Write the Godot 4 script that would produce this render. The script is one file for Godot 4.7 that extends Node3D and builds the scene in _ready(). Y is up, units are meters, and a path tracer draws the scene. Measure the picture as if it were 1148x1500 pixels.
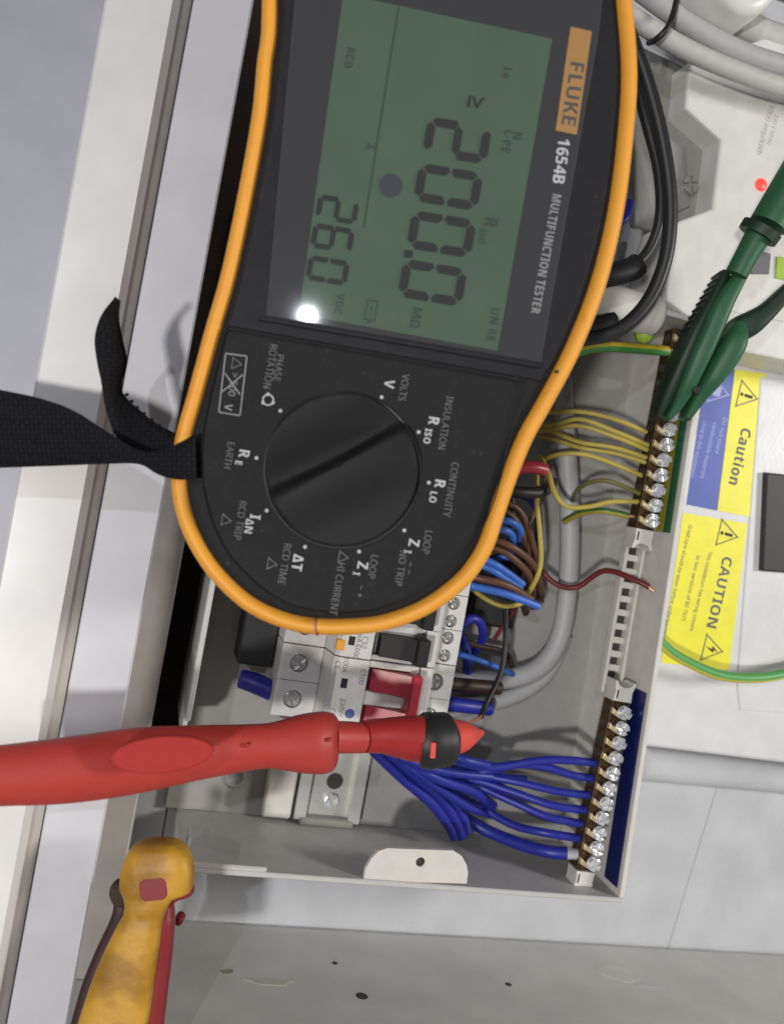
extends Node3D
# A photograph of an open fuse board with a test meter held in front of it.
# The board's own axes (u across the breakers, v along the rail, w out of the wall) are in millimetres; u is up in the real place.

var FR := {}          # frames: board, cam (the hand-held things), tester
var pivots := {}      # thing -> its base, in its frame
var counts := {}      # names already taken
var mesh_frame := {}
var M := {}           # materials
var noise := {}
var font: SystemFont
var bold: SystemFont
var rng := RandomNumberGenerator.new()

func V(x: float, y: float, z: float) -> Vector3:
	return Vector3(x, y, z) * 0.001

# ---------------------------------------------------------------- meshes
func start() -> SurfaceTool:
	var st := SurfaceTool.new()
	st.begin(Mesh.PRIMITIVE_TRIANGLES)
	st.set_color(Color.WHITE)
	return st

func tri(st: SurfaceTool, a: Vector3, b: Vector3, c: Vector3) -> void:
	if (b - a).cross(c - a).length_squared() < 1e-20:
		return
	st.add_vertex(a); st.add_vertex(c); st.add_vertex(b)

func quad(st: SurfaceTool, a: Vector3, b: Vector3, c: Vector3, d: Vector3) -> void:
	tri(st, a, b, c); tri(st, a, c, d)

func fan(st: SurfaceTool, ring: PackedVector3Array, back := false) -> void:
	var mid := Vector3.ZERO
	for p in ring:
		mid += p
	mid /= ring.size()
	for i in ring.size():
		var a := ring[i]
		var b := ring[(i + 1) % ring.size()]
		if back:
			tri(st, mid, b, a)
		else:
			tri(st, mid, a, b)

# rings run counter-clockwise seen from the far end of the path
func loft(st: SurfaceTool, rings: Array, smooth := true, caps := true, around := false, cols: Array = []) -> void:
	st.set_smooth_group(0 if smooth else -1)
	var n: int = rings[0].size()
	var last: int = rings.size() if around else rings.size() - 1
	for k in last:
		var r0: PackedVector3Array = rings[k]
		var r1: PackedVector3Array = rings[(k + 1) % rings.size()]
		for i in n:
			var j := (i + 1) % n
			if cols.size():
				st.set_color(cols[i])
			quad(st, r0[i], r0[j], r1[j], r1[i])
	if caps and not around:
		st.set_smooth_group(-1)
		fan(st, rings[0], true)
		fan(st, rings[-1])

func spline(pts: Array, sub: int) -> PackedVector3Array:
	var out := PackedVector3Array()
	for i in pts.size() - 1:
		var a: Vector3 = pts[maxi(i - 1, 0)]
		var b: Vector3 = pts[i]
		var c: Vector3 = pts[i + 1]
		var d: Vector3 = pts[mini(i + 2, pts.size() - 1)]
		for s in sub:
			out.append(b.cubic_interpolate(c, a, d, float(s) / sub))
	out.append(pts[-1])
	return out

func ring(c: Vector3, x: Vector3, y: Vector3, rx: float, ry: float, n: int) -> PackedVector3Array:
	var out := PackedVector3Array()
	for i in n:
		var a := TAU * i / n
		out.append(c + x * cos(a) * rx + y * sin(a) * ry)
	return out

# a round bar along a smoothed path; r in mm, one number or one for each point
func tube(st: SurfaceTool, pts: Array, r, n := 10, sub := 6, cols: Array = [], start_up := Vector3.ZERO) -> void:
	var path := spline(pts, sub)
	var rings := []
	var up := start_up
	for i in path.size():
		var d := (path[mini(i + 1, path.size() - 1)] - path[maxi(i - 1, 0)]).normalized()
		if up == Vector3.ZERO:
			up = Vector3(0, 0, 1) if absf(d.z) < 0.9 else Vector3(1, 0, 0)
		up = (up - d * up.dot(d)).normalized()
		var x := up.cross(d)
		var rad: float
		if r is Array:
			var t := float(i) / sub
			var k := mini(int(t), r.size() - 2)
			rad = lerpf(r[k], r[k + 1], t - k)
		else:
			rad = r
		rings.append(ring(path[i], x, up, rad * 0.001, rad * 0.001, n))
	loft(st, rings, true, true, false, cols)

func shrink(poly: PackedVector2Array, by: float) -> PackedVector2Array:
	var out := PackedVector2Array()
	var n := poly.size()
	for i in n:
		var e0 := (poly[i] - poly[(i + n - 1) % n]).normalized()
		var e1 := (poly[(i + 1) % n] - poly[i]).normalized()
		var m := (Vector2(-e0.y, e0.x) + Vector2(-e1.y, e1.x)).normalized()
		out.append(poly[i] + m * by / maxf(0.4, m.dot(Vector2(-e0.y, e0.x))))
	return out

func ccw(poly: PackedVector2Array) -> PackedVector2Array:
	var p := poly.duplicate()
	if Geometry2D.is_polygon_clockwise(p):
		p.reverse()
	return p

func lay(poly: PackedVector2Array, z: float, xf: Transform3D) -> PackedVector3Array:
	var out := PackedVector3Array()
	for p in poly:
		out.append(xf * V(p.x, p.y, z))
	return out

# an outline in mm pushed from z0 to z1, its front edge rounded by bevel; hole leaves the caps off
func prism(st: SurfaceTool, outline: PackedVector2Array, z0: float, z1: float, bevel := 0.4, xf := Transform3D(), smooth := false, back_bevel := 0.0, steps := 2) -> void:
	var poly := ccw(outline)
	var rings := []
	var front := poly
	if back_bevel > 0.0:
		rings.append(lay(shrink(poly, back_bevel), z0, xf))
		rings.append(lay(poly, z0 + back_bevel, xf))
	else:
		rings.append(lay(poly, z0, xf))
	rings.append(lay(poly, z1 - bevel, xf))
	for k in range(1, steps + 1):
		var a := PI / 2 * k / steps
		front = shrink(poly, bevel * (1.0 - cos(a)))
		rings.append(lay(front, z1 - bevel + bevel * sin(a), xf))
	loft(st, rings, smooth, false)
	st.set_smooth_group(-1)
	for pair in [[front, rings[-1], false], [shrink(poly, back_bevel) if back_bevel > 0.0 else poly, rings[0], true]]:
		var ids := Geometry2D.triangulate_polygon(pair[0])
		var pts: PackedVector3Array = pair[1]
		for i in range(0, ids.size(), 3):
			var a := pts[ids[i]]
			var b := pts[ids[i + 1]]
			var c := pts[ids[i + 2]]
			var turns: float = (pair[0][ids[i + 1]] - pair[0][ids[i]]).cross(pair[0][ids[i + 2]] - pair[0][ids[i]])
			if (turns > 0.0) != pair[2]:
				tri(st, a, b, c)
			else:
				tri(st, a, c, b)

func rect(x0: float, y0: float, x1: float, y1: float, r := 0.0, n := 4) -> PackedVector2Array:
	if r <= 0.0:
		return PackedVector2Array([Vector2(x0, y0), Vector2(x1, y0), Vector2(x1, y1), Vector2(x0, y1)])
	var out := PackedVector2Array()
	for c in [[x1 - r, y0 + r, -PI / 2], [x1 - r, y1 - r, 0.0], [x0 + r, y1 - r, PI / 2], [x0 + r, y0 + r, PI]]:
		for k in n + 1:
			var a: float = c[2] + PI / 2 * k / n
			out.append(Vector2(c[0] + r * cos(a), c[1] + r * sin(a)))
	return out

func box(st: SurfaceTool, lo: Vector3, hi: Vector3, bevel := 0.3, xf := Transform3D()) -> void:   # corners in mm
	prism(st, rect(lo.x, lo.y, hi.x, hi.y, bevel, 1), lo.z, hi.z, bevel, xf, false, bevel, 1)

func mm(x: float, y: float, z: float) -> Vector3:
	return Vector3(x, y, z)

func lathe(st: SurfaceTool, profile: Array, xf := Transform3D(), n := 24, smooth := true) -> void:   # [radius, height] from the back to the front
	var rings := []
	for p in profile:
		rings.append(ring(xf * V(0, 0, p[1]), xf.basis.x, xf.basis.y, p[0] * 0.001, p[0] * 0.001, n))
	loft(st, rings, smooth, true)

# a plate with a round blind hole: the wall and floor of the hole are real
func hole_plate(st: SurfaceTool, lo: Vector3, hi: Vector3, c: Vector2, r: float, xf := Transform3D(), n := 20) -> void:
	st.set_smooth_group(-1)
	var angles := []
	for i in n:
		angles.append(fposmod(TAU * i / n, TAU))
	for k in [Vector2(lo.x, lo.y), Vector2(hi.x, lo.y), Vector2(hi.x, hi.y), Vector2(lo.x, hi.y)]:
		angles.append(fposmod((k - c).angle() + 1e-5, TAU))
	angles.sort()
	var outer := PackedVector2Array()
	var inner := PackedVector2Array()
	for a in angles:
		var d := Vector2(cos(a), sin(a))
		var tx := ((hi.x if d.x > 0 else lo.x) - c.x) / d.x if absf(d.x) > 1e-6 else 1e9
		var ty := ((hi.y if d.y > 0 else lo.y) - c.y) / d.y if absf(d.y) > 1e-6 else 1e9
		outer.append(c + d * minf(tx, ty))
		inner.append(c + d * r)
	var o1 := lay(outer, hi.z, xf)
	var i1 := lay(inner, hi.z, xf)
	var o0 := lay(outer, lo.z, xf)
	var i0 := lay(inner, lo.z + 0.02, xf)
	var m := outer.size()
	for i in m:
		var j := (i + 1) % m
		quad(st, i1[i], o1[i], o1[j], i1[j])
		quad(st, o1[i], o0[i], o0[j], o1[j])
		quad(st, i0[i], i1[i], i1[j], i0[j])
	fan(st, i0)
	fan(st, o0, true)

# a convex plate pierced by a round hole
func holed(st: SurfaceTool, outline: PackedVector2Array, z0: float, z1: float, c: Vector2, r: float, xf := Transform3D()) -> void:
	st.set_smooth_group(-1)
	var poly := ccw(outline)
	var angles := []
	for i in 24:
		angles.append(TAU * i / 24)
	for p in poly:
		angles.append(fposmod((p - c).angle(), TAU))
	angles.sort()
	var outer := PackedVector2Array()
	var inner := PackedVector2Array()
	for a in angles:
		var d := Vector2(cos(a), sin(a))
		var far := c + d * 1000.0
		for i in poly.size():
			var hit = Geometry2D.segment_intersects_segment(c, far, poly[i], poly[(i + 1) % poly.size()])
			if hit != null:
				far = hit
		outer.append(far)
		inner.append(c + d * r)
	var top := lay(outer, z1, xf)
	var low := lay(outer, z0, xf)
	var mouth := lay(inner, z1, xf)
	var back := lay(inner, z0, xf)
	var m := outer.size()
	for i in m:
		var j := (i + 1) % m
		quad(st, mouth[i], top[i], top[j], mouth[j])
		quad(st, top[i], low[i], low[j], top[j])
		quad(st, back[i], mouth[i], mouth[j], back[j])
		quad(st, back[j], low[j], low[i], back[i])

func shift(x: float, y: float, z: float, turn := 0.0) -> Transform3D:
	return Transform3D(Basis(Vector3(0, 0, 1), turn), V(x, y, z))

# ---------------------------------------------------------------- things
func numbered(called: String, parent: Node) -> String:
	var key := "%d/%s" % [parent.get_instance_id(), called]
	var k: int = counts.get(key, 0)
	counts[key] = k + 1
	return called if k == 0 else "%s_%03d" % [called, k]

func tag(o: Node, label := "", category := "", group := "", kind := "") -> void:
	if label: o.set_meta("label", label)
	if category: o.set_meta("category", category)
	if group: o.set_meta("group", group)
	if kind: o.set_meta("kind", kind)

func thing(called: String, label: String, category: String, frame: String, pivot: Vector3, group := "") -> Node3D:
	var o := Node3D.new()
	o.name = numbered(called, self)
	add_child(o, true)
	o.transform = FR[frame] * Transform3D(Basis(), pivot)
	pivots[o] = pivot
	tag(o, label, category, group)
	return o

func moved(m: Mesh, by: Vector3) -> ArrayMesh:
	var st := SurfaceTool.new()
	st.append_from(m, 0, Transform3D(Basis(), by))
	return st.commit()

# one named mesh: a part of a thing, or a sub-part of a part
func part(called: String, st: SurfaceTool, m: Material, parent: Node3D) -> MeshInstance3D:
	st.generate_normals()
	var o := MeshInstance3D.new()
	o.name = numbered(called, parent)
	var made := st.commit()
	var base: Vector3 = pivots.get(parent, mesh_frame.get(parent, Vector3.ZERO))
	o.mesh = moved(made, -base)
	o.material_override = m
	parent.add_child(o, true)
	mesh_frame[o] = base
	return o

# the same mesh again under another thing or part
func part_of(called: String, mesh: Mesh, xf: Transform3D, m: Material, parent: Node3D) -> MeshInstance3D:
	var o := MeshInstance3D.new()
	o.name = numbered(called, parent)
	o.mesh = mesh
	o.material_override = m
	var base: Vector3 = pivots.get(parent, mesh_frame.get(parent, Vector3.ZERO))
	o.transform = Transform3D(xf.basis, xf.origin - base)
	parent.add_child(o, true)
	return o

# a thing that is one mesh
func lone(called: String, st: SurfaceTool, m: Material, frame: String, label: String, category: String, group := "", kind := "") -> MeshInstance3D:
	st.generate_normals()
	var made := st.commit()
	var c := made.get_aabb().get_center()
	var o := MeshInstance3D.new()
	o.name = numbered(called, self)
	o.mesh = moved(made, -c)
	o.material_override = m
	add_child(o, true)
	o.transform = FR[frame] * Transform3D(Basis(), c)
	mesh_frame[o] = c
	tag(o, label, category, group, kind)
	return o

func letters(what: String, cap: float, at: Vector3, turn: float, m: Material, parent: Node3D, heavy := false, called := "lettering", squeeze := 1.0) -> MeshInstance3D:
	var t := TextMesh.new()
	t.text = what
	t.font = bold if heavy else font
	t.font_size = 32
	t.pixel_size = cap * 0.001 / (32.0 * 0.714)
	t.depth = 0.00008
	t.curve_step = 2.0
	var b := Basis(Vector3(0, 0, 1), turn)
	return part_of(called, t, Transform3D(Basis(b.x * squeeze, b.y, b.z), at), m, parent)

func mat(r: float, g: float, b: float, rough := 0.5, grain := "", grain_size := 20.0, bump := 0.0) -> StandardMaterial3D:   # colours are linear
	var m := StandardMaterial3D.new()
	m.albedo_color = Color(r, g, b).linear_to_srgb()
	m.roughness = rough
	m.uv1_triplanar = true
	m.uv1_scale = Vector3.ONE * grain_size
	if grain:
		m.albedo_texture = noise[grain]
	if bump > 0.0:
		m.heightmap_enabled = true
		m.heightmap_texture = noise["fine"]
		m.heightmap_scale = bump
	return m

func make_noise(called: String, freq: float, low: float, high: float, oct := 4, kind := FastNoiseLite.TYPE_SIMPLEX_SMOOTH, stops: Array = []) -> void:
	var f := FastNoiseLite.new()
	f.noise_type = kind
	f.frequency = freq
	f.fractal_octaves = oct
	f.seed = called.length() * 7 + 3
	var t := NoiseTexture2D.new()
	t.width = 512; t.height = 512
	t.seamless = true
	t.noise = f
	var g := Gradient.new()
	if stops.size():
		g.offsets = PackedFloat32Array(stops.map(func(s): return s[0]))
		g.colors = PackedColorArray(stops.map(func(s): return s[1]))
	else:
		g.set_color(0, Color(low, low, low)); g.set_color(1, Color(high, high, high))
	t.color_ramp = g
	noise[called] = t

var screw_meshes := {}
# a pan-head screw with a cross cut in it, its head looking along z; radius in mm
func screw_mesh(r: float, h: float) -> ArrayMesh:
	var key := "%.1f/%.1f" % [r, h]
	if screw_meshes.has(key):
		return screw_meshes[key]
	var st := start()
	lathe(st, [[r * 0.9, -1.0], [r, 0.0], [r, h * 0.25], [r * 0.93, h * 0.3]], Transform3D(), 20)
	var s := r * 0.2
	for k in 4:
		var q := PackedVector2Array([Vector2(s, s)])
		for i in 6:
			var a := lerpf(asin(s / (r * 0.93)), PI / 2 - asin(s / (r * 0.93)), i / 5.0)
			q.append(Vector2(cos(a), sin(a)) * r * 0.93)
		prism(st, q, h * 0.2, h, minf(0.5, h * 0.3), Transform3D(Basis(Vector3(0, 0, 1), PI / 2 * k), Vector3.ZERO), false, 0.0, 2)
	st.generate_normals()
	screw_meshes[key] = st.commit()
	return screw_meshes[key]

func screw(parent: Node3D, at: Vector3, r: float, h: float, m: Material, turn := 0.4, called := "screw") -> MeshInstance3D:
	return part_of(called, screw_mesh(r, h), Transform3D(Basis(Vector3(0, 0, 1), turn), at), m, parent)

# a single wire along points; bare > 0 adds a copper end past the last point
func wire(called: String, label: String, group: String, pts: Array, r: float, m: Material, category := "wire", frame := "board", bare: Array = [], cols: Array = []) -> Node3D:
	var st := start()
	tube(st, pts, r, 12 if r > 2.5 else 10, 6, cols)
	if bare.is_empty():
		return lone(called, st, m, frame, label, category, group)
	var t := thing(called, label, category, frame, pts[0], group)
	part("insulation", st, m, t)
	var e := start()
	tube(e, bare, r * 0.55, 8, 3)
	part("copper_end", e, M.copper, t)
	return t

# ---------------------------------------------------------------- the scene
func _ready() -> void:
	rng.seed = 11
	# --- camera
	var board := Transform3D(Basis(Vector3(0, 1, 0), Vector3(-1, 0, 0), Vector3(0, 0, 1)), Vector3(0, 1.3, 0))
	var cam := Transform3D(Basis(Vector3(0.952267, 0.178990, 0.247284), Vector3(-0.173368, 0.983851, -0.044511), Vector3(-0.251258, -0.000485, 0.967920)), Vector3(-0.136186, 0.073930, 0.470925))
	FR = {"board": board, "cam": board * cam, "tester": board * cam * Transform3D(Basis(), V(-16.34, 13.62, -295))}
	var c := Camera3D.new()
	c.name = "camera"
	c.transform = board * cam
	c.near = 0.02
	c.far = 20.0
	var lens := CameraAttributesPhysical.new()
	lens.frustum_focal_length = 20.785
	lens.frustum_focus_distance = 0.385
	lens.frustum_near = 0.02
	lens.frustum_far = 20.0
	lens.exposure_aperture = 6.8
	c.attributes = lens
	add_child(c)
	c.fov = 59.97
	# --- the room's light: a ceiling lamp above the board, two lamps behind the camera, and the pale room around
	var we := WorldEnvironment.new()
	we.name = "room_surroundings"
	var e := Environment.new()
	e.background_mode = Environment.BG_COLOR
	e.background_color = Color(0.10, 0.10, 0.106).linear_to_srgb()
	e.tonemap_mode = Environment.TONE_MAPPER_LINEAR
	e.tonemap_exposure = 1.0
	e.sdfgi_enabled = true
	e.ssao_enabled = true
	e.ssil_enabled = true
	we.environment = e
	add_child(we)
	for a in [
		["ceiling_lamp_light", FR["board"] * V(1120, 360, 860), 1.0, 0.14, Color(1.0, 0.985, 0.96)],
		["room_lamp_light", FR["cam"] * V(-263, -157, 848), 0.88, 0.035, Color(1.0, 0.985, 0.97)],
		["small_lamp_light", FR["cam"] * V(-142, 329, 905), 0.28, 0.010, Color(0.93, 0.955, 1.0)]]:
		var l := OmniLight3D.new()
		l.name = a[0]
		l.light_energy = a[2]
		l.light_size = a[3]
		l.light_color = a[4]
		l.omni_range = 8.0
		l.omni_attenuation = 2.0
		l.shadow_enabled = true
		l.position = a[1]
		add_child(l)
	materials()
	setting()
	consumer_unit()
	cover_and_stickers()
	meter()
	breakers()
	terminal_bars()
	wires()
	tester()
	strap()
	red_probe()
	green_clip()
	pliers()

func materials() -> void:
	font = SystemFont.new(); font.font_names = PackedStringArray(["Droid Sans"])
	bold = SystemFont.new(); bold.font_names = PackedStringArray(["Droid Sans"]); bold.font_weight = 700
	make_noise("faint", 0.012, 0.95, 1.0)
	make_noise("fine", 0.09, 0.0, 1.0, 3)
	make_noise("cloudy", 0.006, 0.93, 1.0, 5)
	make_noise("grime", 0.012, 0.0, 1.0, 5, FastNoiseLite.TYPE_SIMPLEX_SMOOTH, [[0.0, Color(0.45, 0.38, 0.26)], [0.42, Color(0.8, 0.74, 0.6)], [0.62, Color(1, 1, 1)], [1.0, Color(1, 1, 1)]])
	make_noise("soil", 0.010, 0.0, 1.0, 4, FastNoiseLite.TYPE_SIMPLEX_SMOOTH, [[0.0, Color(0.66, 0.62, 0.52)], [0.36, Color(0.86, 0.83, 0.76)], [0.58, Color(1, 1, 1)], [1.0, Color(1, 1, 1)]])
	make_noise("specks", 0.05, 0.0, 1.0, 4, FastNoiseLite.TYPE_SIMPLEX_SMOOTH, [[0.0, Color(0.8, 0.8, 0.8)], [0.3, Color(0.95, 0.95, 0.95)], [0.8, Color(1, 1, 1)], [1.0, Color(1, 1, 1)]])
	# dark plastic with a little pale dust; an orange rim with a few dark scuffs
	make_noise("dust", 0.045, 0.0, 1.0, 2, FastNoiseLite.TYPE_SIMPLEX_SMOOTH, [[0.0, Color(0.50, 0.50, 0.50)], [0.78, Color(0.53, 0.53, 0.53)], [0.90, Color(0.60, 0.60, 0.60)], [1.0, Color(1, 1, 1)]])
	make_noise("scuffs", 0.02, 0.0, 1.0, 5, FastNoiseLite.TYPE_SIMPLEX_SMOOTH, [[0.0, Color(0.45, 0.36, 0.30)], [0.08, Color(0.80, 0.76, 0.72)], [0.16, Color(0.97, 0.97, 0.97)], [1.0, Color(1, 1, 1)]])
	var weave := Image.create(64, 64, false, Image.FORMAT_RGBA8)
	for x in 64:
		for y in 64:
			var over := (int(x / 8.0) + int(y / 8.0)) % 2 == 0
			var s := sin(PI * (fmod(x, 8.0) + 0.5) / 8.0) if over else sin(PI * (fmod(y, 8.0) + 0.5) / 8.0)
			var g := 0.55 + 0.42 * s * (1.0 if over else 0.7)
			weave.set_pixel(x, y, Color(g, g, g))
	noise["weave"] = ImageTexture.create_from_image(weave)
	M.wall = mat(0.555, 0.565, 0.59, 0.42, "cloudy", 6.0, 0.012)
	M.side = mat(0.64, 0.635, 0.605, 0.6, "cloudy", 7.0, 0.006)
	M.frame = mat(0.82, 0.81, 0.79, 0.28, "faint", 5.0); M.frame.metallic_specular = 0.7
	M.frame_edge = mat(0.66, 0.64, 0.59, 0.4, "cloudy", 12.0)
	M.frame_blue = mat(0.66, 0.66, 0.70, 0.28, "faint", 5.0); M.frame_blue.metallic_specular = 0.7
	M.door_leaf = mat(0.40, 0.40, 0.45, 0.4, "faint", 5.0)
	M.dark = mat(0.036, 0.026, 0.020, 0.85, "cloudy", 20.0, 0.03)
	M.edge_brown = mat(0.030, 0.016, 0.010, 0.8, "cloudy", 20.0, 0.02)
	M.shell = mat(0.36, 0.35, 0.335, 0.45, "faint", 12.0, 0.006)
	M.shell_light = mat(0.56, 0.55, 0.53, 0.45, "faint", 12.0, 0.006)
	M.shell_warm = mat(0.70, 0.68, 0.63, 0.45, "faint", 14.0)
	M.breaker = mat(0.70, 0.69, 0.67, 0.5, "faint", 25.0, 0.006)
	M.cover = mat(0.74, 0.745, 0.76, 0.3, "faint", 6.0, 0.004)
	M.meter = mat(0.76, 0.75, 0.725, 0.38, "faint", 10.0, 0.004)
	M.clear = mat(0.30, 0.295, 0.27, 0.22, "faint", 16.0)
	M.steel = mat(0.62, 0.62, 0.60, 0.33, "specks", 60.0, 0.004); M.steel.metallic = 0.55
	M.zinc = mat(0.84, 0.85, 0.87, 0.27); M.zinc.metallic = 0.55
	M.rail = mat(0.66, 0.66, 0.63, 0.36, "specks", 40.0, 0.003); M.rail.metallic = 0.4
	M.brass = mat(0.62, 0.47, 0.20, 0.35, "grime", 50.0); M.brass.metallic = 0.85
	M.brass_pale = mat(0.78, 0.66, 0.38, 0.4, "specks", 50.0); M.brass_pale.metallic = 0.5
	M.brass_shaded = mat(0.10, 0.065, 0.028, 0.5, "grime", 50.0); M.brass_shaded.metallic = 0.4  # brass of the bars, with the shade of their side in the colour
	M.copper = mat(0.80, 0.36, 0.20, 0.35); M.copper.metallic = 0.8
	M.black = mat(0.016, 0.016, 0.017, 0.5, "faint", 30.0)
	M.black_toggle = mat(0.012, 0.012, 0.013, 0.6)
	M.red_toggle = mat(0.45, 0.035, 0.06, 0.35, "faint", 30.0)
	M.navy = mat(0.006, 0.010, 0.10, 0.45)
	M.charcoal = mat(0.082, 0.083, 0.086, 0.7, "dust", 9.0); M.charcoal.metallic_specular = 0.3
	M.housing = mat(0.085, 0.080, 0.095, 0.6, "dust", 9.0); M.housing.metallic_specular = 0.3
	M.bezel = mat(0.014, 0.013, 0.017, 0.6); M.bezel.metallic_specular = 0.2
	M.knob = mat(0.017, 0.0175, 0.0185, 0.6, "faint", 40.0); M.knob.metallic_specular = 0.3
	M.orange = mat(0.88, 0.385, 0.04, 0.55, "scuffs", 6.0)
	M.lcd = mat(0.056, 0.108, 0.064, 0.7, "cloudy", 9.0); M.lcd.metallic_specular = 0.2
	M.lcd_ink = mat(0.006, 0.007, 0.009, 0.7); M.lcd_ink.metallic_specular = 0.2
	M.lcd_blue = mat(0.006, 0.010, 0.026, 0.7)
	M.lcd_faint = mat(0.026, 0.044, 0.03, 0.7); M.lcd_faint.metallic_specular = 0.2
	M.pane = StandardMaterial3D.new()
	M.pane.transparency = BaseMaterial3D.TRANSPARENCY_ALPHA
	M.pane.albedo_color = Color(1, 1, 1, 0.02)
	M.pane.roughness = 0.06
	M.pane.metallic_specular = 0.13
	M.print_white = mat(0.52, 0.52, 0.53, 0.6)
	M.print_pale = mat(0.42, 0.41, 0.40, 0.6)
	M.print_grey = mat(0.26, 0.26, 0.265, 0.6)
	M.print_dim = mat(0.14, 0.14, 0.145, 0.6)
	M.print_black = mat(0.02, 0.02, 0.02, 0.6)
	M.print_soot = mat(0.05, 0.045, 0.04, 0.6)
	M.print_dark = mat(0.12, 0.12, 0.13, 0.6)
	M.print_blue = mat(0.10, 0.13, 0.36, 0.6)
	M.logo = mat(0.38, 0.185, 0.03, 0.5)
	M.sticker_yellow = mat(0.92, 0.86, 0.06, 0.4, "faint", 14.0)
	M.sticker_blue = mat(0.08, 0.12, 0.46, 0.4, "faint", 14.0)
	M.sticker_white = mat(0.72, 0.74, 0.84, 0.5)
	M.print_pale_blue = mat(0.42, 0.46, 0.78, 0.5)
	M.ochre = mat(0.33, 0.27, 0.02, 0.5)
	M.webbing = mat(0.020, 0.020, 0.023, 0.9, "weave", 80.0); M.webbing.heightmap_enabled = true; M.webbing.heightmap_texture = noise["weave"]; M.webbing.heightmap_scale = 0.03; M.webbing.metallic_specular = 0.2; M.webbing.rim_enabled = true; M.webbing.rim = 0.2
	M.red = mat(0.46, 0.042, 0.034, 0.5, "faint", 30.0, 0.006)
	M.red_matt = mat(0.44, 0.040, 0.034, 0.72, "faint", 30.0); M.red_matt.metallic_specular = 0.3
	M.red_deep = mat(0.36, 0.020, 0.022, 0.45, "faint", 30.0)
	M.red_tip = mat(0.72, 0.07, 0.05, 0.5)
	M.green = mat(0.024, 0.115, 0.050, 0.5, "faint", 30.0, 0.006)
	M.green_dark = mat(0.008, 0.030, 0.016, 0.55, "faint", 30.0)
	M.plier_yellow = mat(0.56, 0.30, 0.028, 0.5, "soil", 7.0, 0.012)
	M.plier_red = mat(0.24, 0.016, 0.022, 0.5, "cloudy", 20.0)
	M.plier_worn = mat(0.055, 0.040, 0.022, 0.85, "cloudy", 20.0)
	M.plier_dark = mat(0.035, 0.010, 0.010, 0.6, "cloudy", 20.0)
	M.w_blue = mat(0.018, 0.026, 0.30, 0.42, "faint", 40.0)
	M.w_light_blue = mat(0.05, 0.15, 0.56, 0.42, "faint", 40.0)
	M.w_brown = mat(0.12, 0.052, 0.028, 0.45, "faint", 40.0)
	M.w_dark_brown = mat(0.045, 0.022, 0.016, 0.5, "faint", 40.0)
	M.w_yellow = mat(0.50, 0.40, 0.08, 0.5, "specks", 30.0)
	M.w_olive = mat(0.16, 0.15, 0.04, 0.5)
	M.w_red = mat(0.15, 0.012, 0.012, 0.45)
	M.w_black = mat(0.014, 0.014, 0.015, 0.45)
	M.w_grey = mat(0.46, 0.46, 0.46, 0.5, "faint", 25.0, 0.004)
	M.w_white_grey = mat(0.55, 0.54, 0.52, 0.5, "faint", 25.0, 0.004)
	M.two_tone = mat(1, 1, 1, 0.45); M.two_tone.vertex_color_use_as_albedo = true
	M.lamp_red = mat(0.9, 0.12, 0.08, 0.4)
	M.lamp_red.emission_enabled = true
	M.lamp_red.emission = Color(1.0, 0.12, 0.09)
	M.lamp_red.emission_energy_multiplier = 0.8
	M.lime = mat(0.35, 0.52, 0.06, 0.4)
	M.grey_plastic = mat(0.15, 0.15, 0.17, 0.5)
	M.smear = mat(0.56, 0.56, 0.50, 0.35, "cloudy", 30.0)
	M.hole_soft = mat(0.34, 0.33, 0.29, 0.7, "cloudy", 30.0)
	M.hole = mat(0.05, 0.045, 0.04, 0.8)

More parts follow.
